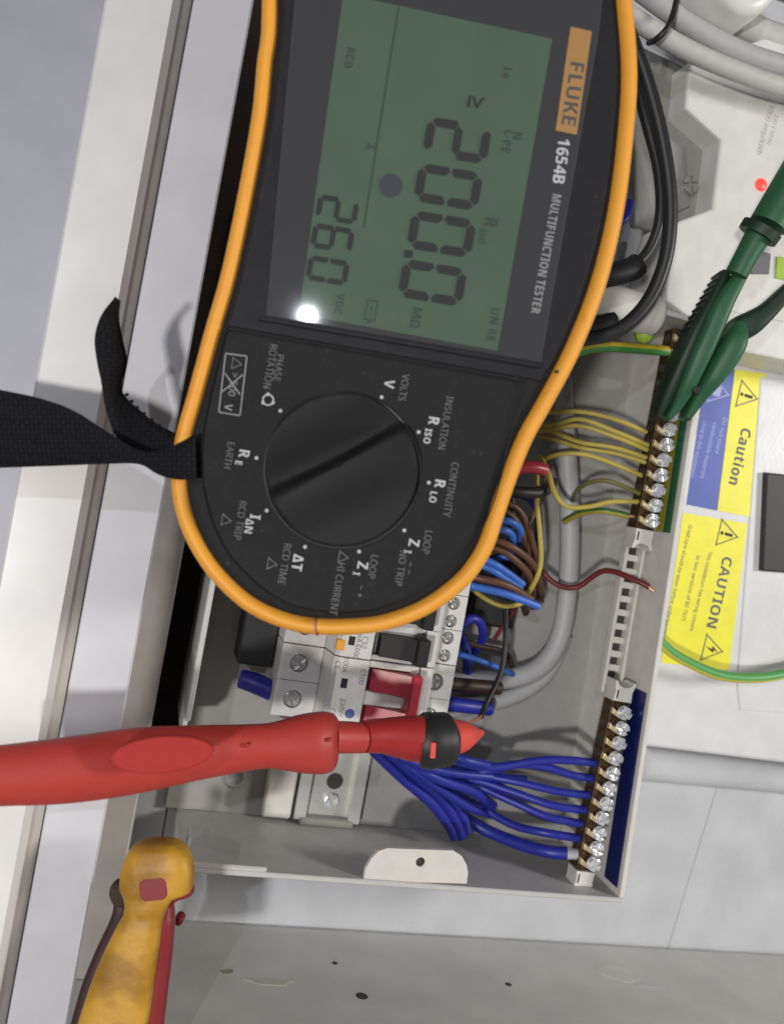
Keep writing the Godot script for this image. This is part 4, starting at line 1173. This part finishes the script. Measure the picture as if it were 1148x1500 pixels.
	for q in [[-3.6, -1.9, 3.2, -1.5], [-3.6, 1.5, 3.2, 1.9], [-3.6, -1.5, -3.2, 1.5], [2.8, -1.5, 3.2, 1.5], [3.2, -0.7, 3.9, 0.7], [-1.6, -0.2, -0.2, 0.2], [0.6, -0.2, 2.0, 0.2]]:
		prism(bt, rect(q[0], q[1], q[2], q[3]), 0.0, 0.05, 0.005, bx)
	part("battery_symbol", bt, M.lcd_faint, lcd)
	# maker's plate and model line, under the pane
	var lg := start()
	prism(lg, PackedVector2Array([Vector2(75.57, 147.5), Vector2(82.6, 145.91), Vector2(77.61, 111.65), Vector2(70.57, 113.01)]), 0.3, 0.55, 0.05)
	var plate := part("maker_plate", lg, M.logo, t)
	letters("FLUKE", 4.7, V(76.25, 125.26, 0.57), deg_to_rad(-98.5), M.print_soot, plate, true, "lettering", 1.12)
	letters("1654B", 3.9, V(72.39, 102.8, 0.48), deg_to_rad(-98.0), M.print_white, bez, true)
	letters("MULTIFUNCTION TESTER", 2.9, V(67.4, 72.16, 0.48), deg_to_rad(-100.5), M.print_grey, bez, true, "lettering", 0.84)
	# the printed legend round the dial
	for q in [
		["VOLTS", 1.9, V(20.2, 27.68, 0.36), M.print_dim, false], ["V", 3.3, V(15.43, 28.82, 0.36), M.print_white, true],
		["INSULATION", 1.9, V(34.04, 15.88, 0.36), M.print_dim, false], ["R", 3.5, V(30.18, 16.79, 0.36), M.print_white, true], ["ISO", 2.3, V(28.14, 11.57, 0.36), M.print_white, true],
		["CONTINUITY", 1.9, V(35.85, -6.13, 0.36), M.print_dim, false], ["R", 3.5, V(32.22, -4.08, 0.36), M.print_white, true], ["LO", 2.3, V(29.95, -8.62, 0.36), M.print_white, true],
		["LOOP", 1.9, V(27.91, -23.6, 0.36), M.print_dim, false], ["Z", 3.5, V(23.6, -23.83, 0.36), M.print_white, true], ["I", 2.0, V(21.56, -26.78, 0.36), M.print_white, true], ["NO TRIP", 1.8, V(19.29, -32.22, 0.36), M.print_dim, false], ["~ ~", 1.8, V(22.24, -32.22, 0.36), M.print_dim, false],
		["LOOP", 1.9, V(9.98, -31.77, 0.36), M.print_dim, false], ["Z", 3.5, V(6.58, -31.32, 0.36), M.print_white, true], ["I", 2.0, V(4.54, -34.04, 0.36), M.print_white, true], ["HI CURRENT", 1.8, V(-1.82, -39.03, 0.36), M.print_dim, false], ["~ +", 1.8, V(5.9, -39.94, 0.36), M.print_dim, false],
		["ΔT", 3.4, V(-14.98, -30.41, 0.36), M.print_white, true], ["RCD TIME", 1.8, V(-19.29, -30.86, 0.36), M.print_dim, false],
		["I", 3.5, V(-29.05, -15.2, 0.36), M.print_white, true], ["ΔN", 2.6, V(-31.09, -18.38, 0.36), M.print_white, true], ["RCD TRIP", 1.8, V(-34.04, -16.34, 0.36), M.print_dim, false],
		["R", 3.5, V(-32.68, 5.9, 0.36), M.print_white, true], ["E", 2.3, V(-34.49, 2.72, 0.36), M.print_white, true], ["EARTH", 1.9, V(-37.67, 5.22, 0.36), M.print_dim, false],
		["PHASE", 1.9, V(-21.33, 34.27, 0.36), M.print_dim, false], ["ROTATION", 1.9, V(-24.05, 34.72, 0.36), M.print_dim, false],
		["> 500", 2.2, V(-36.31, 28.82, 0.36), M.print_grey, false], ["V", 2.6, V(-37.9, 21.1, 0.36), M.print_grey, true]]:
		letters(q[0], q[1], q[2], ink_turn, q[3], face, q[4])
	for q in [V(12.93, 24.51, 0.3), V(25.19, 12.93, 0.3), V(28.59, -3.86, 0.3), V(20.42, -19.74, 0.3), V(5.45, -26.78, 0.3), V(-12.48, -25.19, 0.3), V(-25.19, -13.16, 0.3), V(-28.59, 4.31, 0.3), V(-20.65, 19.97, 0.3)]:
		var st := start()
		lathe(st, [[0.62, 0.0], [0.62, 0.12]], Transform3D(Basis(), q), 12)
		part("position_dot", st, M.print_white, face)
	for q in [V(0.23, -28.59, 0.3), V(-23.37, -30.86, 0.3), V(-38.58, -16.34, 0.3), V(-35.17, 35.63, 0.3)]:
		warning_triangle(q + V(0, 0, 0.06), 3.6, ink_turn, "", M.print_grey, null, face)
	# the boxed warning, crossed through, and the rotation sign
	var wx := start()
	for q in [[331,518,362,522], [362,522,352,609], [352,609,321,604], [321,604,331,518], [330,547,352,578], [356,549,326,574]]:
		var a := Vector2(q[0] - 502, 690 - q[1]) * 0.22692
		var d := Vector2(q[2] - 502, 690 - q[3]) * 0.22692
		var nn := (d - a).normalized().orthogonal() * 0.22
		prism(wx, PackedVector2Array([a + nn, d + nn, d - nn, a - nn]), 0.35, 0.44, 0.01)
	part("warning_box", wx, M.print_grey, face)
	var ro := start()
	var rr := []
	for q in [[1.5, 0.0], [2.0, 0.0], [2.0, 0.1], [1.5, 0.1]]:
		rr.append(ring(V(-24.73, 23.6, 0.34) + V(0, 0, q[1]), Vector3(1, 0, 0), Vector3(0, 1, 0), q[0] * 0.001, q[0] * 0.001, 24))
	loft(ro, rr, false, false, true)
	for j in 3:
		lathe(ro, [[0.6, 0.0], [0.6, 0.12]], Transform3D(Basis(), V(-24.73, 23.6, 0.35) + V(1.9, 0, 0).rotated(Vector3(0, 0, 1), PI / 2 + TAU * j / 3)), 8)
	part("rotation_symbol", ro, M.print_white, face)
	# the dial: a round knob scooped on both sides of a ridge
	var well := start()
	lathe(well, [[25.9, 0.2], [26.2, 0.55], [25.9, 0.7], [25.4, 0.3], [0.01, 0.3]], Transform3D(Basis(), V(-0.23, 0.23, 0)), 72)
	part("dial_well", well, M.black, t)
	var kn := start()
	var axis := deg_to_rad(26.0)
	var mid: Vector3 = V(-0.23, 0.23, 0)
	var kr := []
	for i in 28:
		var rad := 25.0 if i < 2 else 25.0 * (1.0 - (i - 1) / 26.3)
		var ring_pts := PackedVector3Array()
		for j in 96:
			var a := TAU * j / 96
			var along := rad * cos(a)
			var off := rad * sin(a)
			var half := 0.9 + (1.5 if along > 0.0 else 0.2) * absf(along) / 25.0
			var dist := maxf(0.0, absf(off) - half)
			var top := 10.2 - 1.6 * pow(absf(along) / 25.0, 2)
			var valley := 1.0 + 5.8 * smoothstep(4.5, 23.0, absf(off))
			var hgt := lerpf(top, valley, smoothstep(0.0, 4.0, dist)) if off > 0.0 else lerpf(top, 5.6, smoothstep(0.0, 16.0, dist))
			if i == 0:
				hgt = 0.2
			elif i == 1:
				hgt = minf(hgt, 6.6)
			ring_pts.append(mid + Vector3(cos(axis) * along - sin(axis) * off, sin(axis) * along + cos(axis) * off, hgt) * 0.001)
		kr.append(ring_pts)
	loft(kn, kr, true, true)
	part("dial", kn, M.knob, t)

# ---------------------------------------------------------------- strap
func ribbon(st: SurfaceTool, a: Array, b: Array, thick: float, sub := 6) -> void:
	var pa := spline(a, sub)
	var pb := spline(b, sub)
	var rings := []
	for i in pa.size():
		var d := (pa[mini(i + 1, pa.size() - 1)] - pa[maxi(i - 1, 0)]).normalized()
		var w := (pb[i] - pa[i]).normalized()
		var nrm := w.cross(d).normalized() * thick * 0.0005
		var r := PackedVector3Array()
		for k in 5:
			r.append(pa[i].lerp(pb[i], k / 4.0) + nrm * (1.0 - 0.6 * pow(k / 2.0 - 1.0, 4)))
		for k in 5:
			r.append(pa[i].lerp(pb[i], 1.0 - k / 4.0) - nrm * (1.0 - 0.6 * pow(k / 2.0 - 1.0, 4)))
		rings.append(r)
	loft(st, rings, true, true)

func strap() -> void:
	var t := thing("carry_strap", "black woven carry strap tied round the tester's orange rim, loose end curling away", "strap", "cam", V(-65.36, 18.09, -294))
	var st := start()
	ribbon(st, [V(-144.65, 43.58, -292), V(-128.93, 40.21, -292), V(-115.45, 37.29, -292), V(-104.22, 33.02, -292), V(-92.18, 25.24, -293), V(-83.17, 20.28, -293), V(-75.02, 20.66, -292), V(-69.15, 22.75, -290), V(-64.36, 25.7, -290.5)], [V(-148.62, 14.31, -300), V(-132.46, 15, -300), V(-118.22, 15.41, -299), V(-106.36, 15.82, -298), V(-93.13, 16.17, -296), V(-83.45, 15.83, -294), V(-77.27, 12.58, -292), V(-71.16, 10.71, -290), V(-63.91, 10.5, -290.5)], 1.8)
	part("main_band", st, M.webbing, t)
	var s2 := start()
	ribbon(s2, [V(-90.74, 70.53, -292), V(-96.54, 65.58, -296), V(-99.49, 59.14, -298), V(-99.03, 51.81, -298), V(-97.19, 43.1, -298), V(-95.36, 33.01, -298), V(-91.38, 22.62, -300), V(-84.56, 18.12, -302), V(-72.96, 18.24, -304)], [V(-91.85, 71.54, -300), V(-93.54, 66.41, -304), V(-92.74, 58.85, -306), V(-91.33, 51.78, -306), V(-93.21, 44.25, -306), V(-92.27, 40.02, -306), V(-86.62, 34.84, -306), V(-80.5, 30.13, -306), V(-72.97, 26.36, -306)], 1.8)
	part("loose_end", s2, M.webbing, t)
	# the saw-tooth stitches along the fold
	for q in [V(-90.73, 40.22, -304), V(-89.1, 37.88, -304), V(-87.22, 35.78, -304), V(-84.89, 33.67, -304), V(-82.31, 31.57, -304), V(-79.74, 29.7, -304), V(-77.4, 28.06, -304)]:
		var k := start()
		lathe(k, [[0.2, -1.2], [0.6, -0.6], [0.6, 0.6], [0.2, 1.2]], Transform3D(Basis(Vector3(0, 1, 0), 0.6), q), 8)
		part("stitch", k, M.webbing, t)

# ---------------------------------------------------------------- the red probe
func red_probe() -> void:
	var t := thing("red_test_probe", "thick red insulated test probe with a black ring near its tip", "test probe", "cam", V(-19.64, -89.7, -345))
	# [x, top y, bottom y, distance]: the outline of the handle, turned round its middle
	var st := start()
	var rings := []
	for q in [[-60, 1097, 1187, 284], [0, 1092, 1180, 290], [98, 1080, 1176, 300], [195, 1067, 1163, 310], [293, 1063, 1142, 322], [345, 1062, 1132, 328], [390, 1060, 1125, 333], [415, 1054, 1127, 336], [440, 1047, 1131, 339], [468, 1043, 1133, 342], [482, 1044, 1131, 344], [491, 1049, 1126, 345], [496, 1057, 1116, 346]]:
		var top := Vector3((q[0] - 574) / 1300.0 * q[3], (750 - q[1]) / 1300.0 * q[3], -q[3]) * 0.001
		var low := Vector3((q[0] - 574 - 1) / 1300.0 * q[3], (750 - q[2]) / 1300.0 * q[3], -q[3]) * 0.001
		rings.append(ring((top + low) * 0.5, Vector3(0, 0, -1), (top - low).normalized(), (top - low).length() * 0.46, (top - low).length() * 0.5, 32))
	var dense := []
	for i in rings.size() - 1:
		for s in 4:
			var r := PackedVector3Array()
			for j in 32:
				r.append((rings[i][j] as Vector3).cubic_interpolate(rings[i + 1][j], rings[maxi(i - 1, 0)][j], rings[mini(i + 2, rings.size() - 1)][j], s / 4.0))
			dense.append(r)
	dense.append(rings[-1])
	loft(st, dense, true, true)
	var handle := part("handle", st, M.red, t)
	# the shallow oval thumb rest
	var th := start()
	var tr := []
	var cx: Vector3 = V(-76.13, -80.18, -292.8)
	for q in [[1.0, -2.4], [1.0, -1.2], [0.97, -0.6], [0.9, -0.2], [0.8, -0.3], [0.5, -0.55], [0.02, -0.6]]:
		tr.append(ring(cx + V(0, 0, q[1] + 0.6), Vector3(0.998, 0.06, -0.11), Vector3(-0.06, 0.998, 0), 0.0168 * q[0], 0.0062 * q[0], 40))
	loft(th, tr, true, true)
	part("thumb_rest", th, M.red_matt, handle)
	for q in [V(-52.43, -84.58, -321.5), V(-23.57, -85.56, -333)]:
		var s := start()
		lathe(s, [[0.8, -1.0], [0.8, 0.05], [0.5, 0.3], [0.01, 0.35]], Transform3D(Basis(), q), 10)
		part("moulding_mark", s, M.red_deep, handle)
	# the neck and the sleeve with the black ring
	var nk := start()
	tube(nk, [V(-23.69, -87.83, -346), V(-17.23, -88.85, -350), V(-11.4, -89.88, -353)], [6.4, 6.2, 6.0], 24, 3)
	part("neck", nk, M.red, t)
	var gv := start()
	tube(gv, [V(-11.81, -89.83, -352.8), V(-11.14, -89.93, -353.2)], 5.7, 24, 2)
	part("groove", gv, M.black, t)
	var sl := start()
	tube(sl, [V(-11.13, -89.34, -353), V(-3.84, -90.07, -357), V(7.26, -92.43, -363), V(16.37, -94.01, -367), V(22.2, -94.78, -370)], [6.4, 7.0, 9.2, 9.8, 9.4], 28, 4)
	part("sleeve", sl, M.red_deep, t)
	var rg := start()
	tube(rg, [V(12.37, -94.19, -365.5), V(14.08, -94.32, -366), V(22.2, -94.78, -370), V(24.54, -94.75, -371)], [10.2, 11.6, 11.2, 9.6], 32, 3)
	var black_ring := part("black_ring", rg, M.black, t)
	var rw := start()
	box(rw, mm(-1.1, -3.2, 0), mm(1.1, 3.2, 0.8), 0.3, Transform3D(Basis(Vector3(0, 0, 1), -0.06), V(16.36, -95.14, -354.4)))
	part("red_window", rw, M.red_tip, black_ring)
	var tip := start()
	tube(tip, [V(23.4, -94.46, -371), V(30.08, -94.87, -376), V(36.44, -95.5, -382), V(39.68, -95.66, -385)], [8.2, 6.4, 2.6, 0.6], 24, 3)
	part("tip", tip, M.red_tip, t)

# a flat limb along a spine: [x, y, half width, distance, thickness in mm]; the corners are rounded
func blade(st: SurfaceTool, rows: Array) -> void:
	var pts := []
	var data := []
	for q in rows:
		pts.append(Vector3((q[0] - 574) / 1300.0 * q[3], (750 - q[1]) / 1300.0 * q[3], -q[3]) * 0.001)
		data.append(Vector3(q[2] / 1300.0 * q[3], q[4] * 0.5, 0) * 0.001)
	var path := spline(pts, 5)
	var size := spline(data, 5)
	var rings := []
	for i in path.size():
		var d := path[mini(i + 1, path.size() - 1)] - path[maxi(i - 1, 0)]
		var x := Vector3(-d.y, d.x, 0).normalized()
		rings.append(oval(path[i], x, Vector3(0, 0, 1) if x.cross(Vector3(0, 0, 1)).dot(d) > 0 else Vector3(0, 0, -1), size[i].x, size[i].y))
	loft(st, rings, true, true)

func oval(c: Vector3, x: Vector3, y: Vector3, rx: float, ry: float) -> PackedVector3Array:
	var out := PackedVector3Array()
	for k in 24:
		var a := TAU * k / 24
		out.append(c + x * rx * signf(cos(a)) * pow(absf(cos(a)), 0.6) + y * ry * signf(sin(a)) * pow(absf(sin(a)), 0.6))
	return out

# a limb given by its two edges at each level
func slabs(st: SurfaceTool, rows: Array) -> void:
	var a := []
	var b := []
	for q in rows:
		a.append(Vector3((q[1] - 574) / 1300.0 * q[3], (750 - q[0]) / 1300.0 * q[3], -q[3]) * 0.001)
		b.append(Vector3((q[2] - 574) / 1300.0 * q[3], (750 - q[0]) / 1300.0 * q[3], -q[3] + q[4] * 0.0001) * 0.001)
	var pa := spline(a, 4)
	var pb := spline(b, 4)
	var rings := []
	for i in pa.size():
		var t := float(i) / 4
		var k := mini(int(t), rows.size() - 2)
		var thick: float = lerpf(rows[k][4], rows[k + 1][4], t - k)
		rings.append(oval((pa[i] + pb[i]) * 0.5, (pb[i] - pa[i]).normalized(), Vector3(0, 0, 1), (pb[i] - pa[i]).length() * 0.5, thick * 0.0005))
	loft(st, rings, true, true)

# ---------------------------------------------------------------- the green clip
func green_clip() -> void:
	var t := thing("green_crocodile_clip", "green insulated crocodile clip gripping the earth bar", "crocodile clip", "cam", V(134.03, 49.08, -440))
	# the probe held in its back: stem, collar, thinner neck
	var st := start()
	tube(st, [V(204.92, 187.69, -400), V(188.33, 159.11, -404), V(172.62, 131.82, -408)], [9.6, 9.2, 8.6], 24, 4)
	part("stem", st, M.green, t)
	var co := start()
	tube(co, [V(170.1, 130.56, -408), V(168, 127.1, -409)], [9.6, 9.4], 24, 2)
	part("collar", co, M.green_dark, t)
	var nk := start()
	tube(nk, [V(169.26, 128.36, -409), V(164.32, 119.85, -410), V(159.73, 110.29, -412)], [6.4, 5.4, 5.2], 20, 4)
	part("neck", nk, M.green, t)
	# two jaws and the lever
	var j := start()
	blade(j, [[1079,408,10.8,424,13], [1053,449,15.3,425,18], [1036,487,16.2,427,20], [1019,525,16.2,429,20], [1003,563,13.5,432,18], [988,595,9.0,436,14], [975,614,4.5,438,10]])
	part("upper_jaw", j, M.green, t)
	var sh := start()
	blade(sh, [[1058,402,7.2,428,14], [1034,447,9.0,430,20], [1014,485,10.8,431,22], [997,523,11.7,433,22], [981,562,11.7,436,20], [967,595,9.0,439,16], [958,614,3.6,441,12]])
	var shell := part("dark_shell", sh, M.green_dark, t)
	for k in 9:
		var g := start()
		var px := 1050.0 - 5.6 * k
		var py := 402.0 + 9.8 * k
		var q := Vector3((px - 574) / 1300.0 * 428, (750 - py) / 1300.0 * 428, -428) * 0.001
		box(g, mm(-0.6, -0.6, -8), mm(1.4, 0.6, 4), 0.4, Transform3D(Basis(Vector3(0, 0, 1), 0.3), q))
		part("ridge", g, M.green_dark, shell)
	var lo := start()
	blade(lo, [[1080,474,8.1,426,10], [1073,500,17.1,426,18], [1056,530,18.0,428,20], [1036,560,14.4,431,20], [1018,587,9.9,435,16], [1002,614,6.3,438,12]])
	part("lower_jaw", lo, M.green, t)
	var lv := start()
	blade(lv, [[1062,512,9.0,434,12], [1078,486,18.0,434,14], [1098,474,18.0,433,14], [1122,456,13.5,432,12], [1150,428,10.8,430,10], [1184,396,9.0,428,8]])
	part("lever", lv, M.green_dark, t)
	var sp := start()
	lathe(sp, [[1.8, -8], [1.8, 8]], Transform3D(Basis(), V(145.55, 58.49, -432)), 12)
	part("hinge_pin", sp, M.black, t)

# ---------------------------------------------------------------- the pliers
func pliers() -> void:
	var t := thing("pliers", "worn yellow and red plier handles lying against the door frame", "pliers", "cam", V(-93.95, -130.04, -345))
	# outlines of the handles, level by level: y, one edge, the other edge, distance, thickness
	var red := start()
	slabs(red, [[1292, 190, 279, 346, 9], [1300, 186, 284, 346, 10], [1309, 188, 283, 346, 10], [1314, 188, 268, 346, 10], [1322, 188, 256, 346, 10], [1334, 186, 255, 345, 11], [1352, 180, 256, 344, 11], [1400, 160, 252, 344, 11], [1450, 140, 246, 343, 11], [1500, 124, 240, 342, 11], [1560, 106, 232, 341, 11]])
	part("red_core", red, M.plier_red, t)
	var y := start()
	slabs(y, [[1230, 214, 244, 342, 6], [1233, 204, 258, 341.5, 10], [1240, 194, 270, 341, 13], [1250, 187, 278, 340.5, 14], [1264, 182, 282, 340, 15], [1282, 178, 284, 340, 15], [1298, 178, 283, 340, 15], [1304, 180, 279, 340, 14.5], [1308, 182, 268, 340, 14], [1314, 184, 256, 340, 14], [1324, 185, 249, 340, 14], [1338, 182, 243, 340, 13], [1352, 174, 239, 339.5, 13], [1380, 160, 235, 339, 13], [1410, 146, 231, 338.5, 13], [1450, 131, 225, 338, 13], [1500, 115, 218, 337, 13], [1560, 98, 208, 336, 13]])
	var grip := part("yellow_grip", y, M.plier_yellow, t)
	var d := start()
	prism(d, rect(-5.2, -4.2, 5.2, 4.2, 2.6, 5), -1.5, 0.35, 0.3, Transform3D(Basis(Vector3(0.98, 0.1, 0), Vector3(-0.1, 0.98, 0), Vector3(0, 0, 1)), V(-89.32, -141.53, -332.7)))
	part("red_inset", d, M.plier_red, grip)
	# the other handle, lying behind
	var o := start()
	slabs(o, [[1316, 168, 186, 358, 7], [1330, 168, 190, 358, 9], [1352, 160, 186, 358, 9], [1390, 142, 172, 358, 9], [1440, 122, 150, 357, 9], [1500, 105, 134, 356, 9], [1560, 90, 120, 355, 9]])
	part("second_handle", o, M.plier_dark, t)
	var o2 := start()
	slabs(o2, [[1290, 170, 184, 352, 5], [1296, 164, 188, 352, 9], [1308, 163, 190, 352, 10], [1320, 168, 188, 352, 8], [1325, 172, 184, 352, 5]])
	part("second_grip_end", o2, M.plier_worn, t)
	var nib := start()
	lathe(nib, [[1.9, -4], [1.9, 1], [1.4, 1.5], [0.01, 1.7]], Transform3D(Basis(), V(-86.88, -166.52, -362)), 14)
	part("handle_stop", nib, M.plier_red, t)
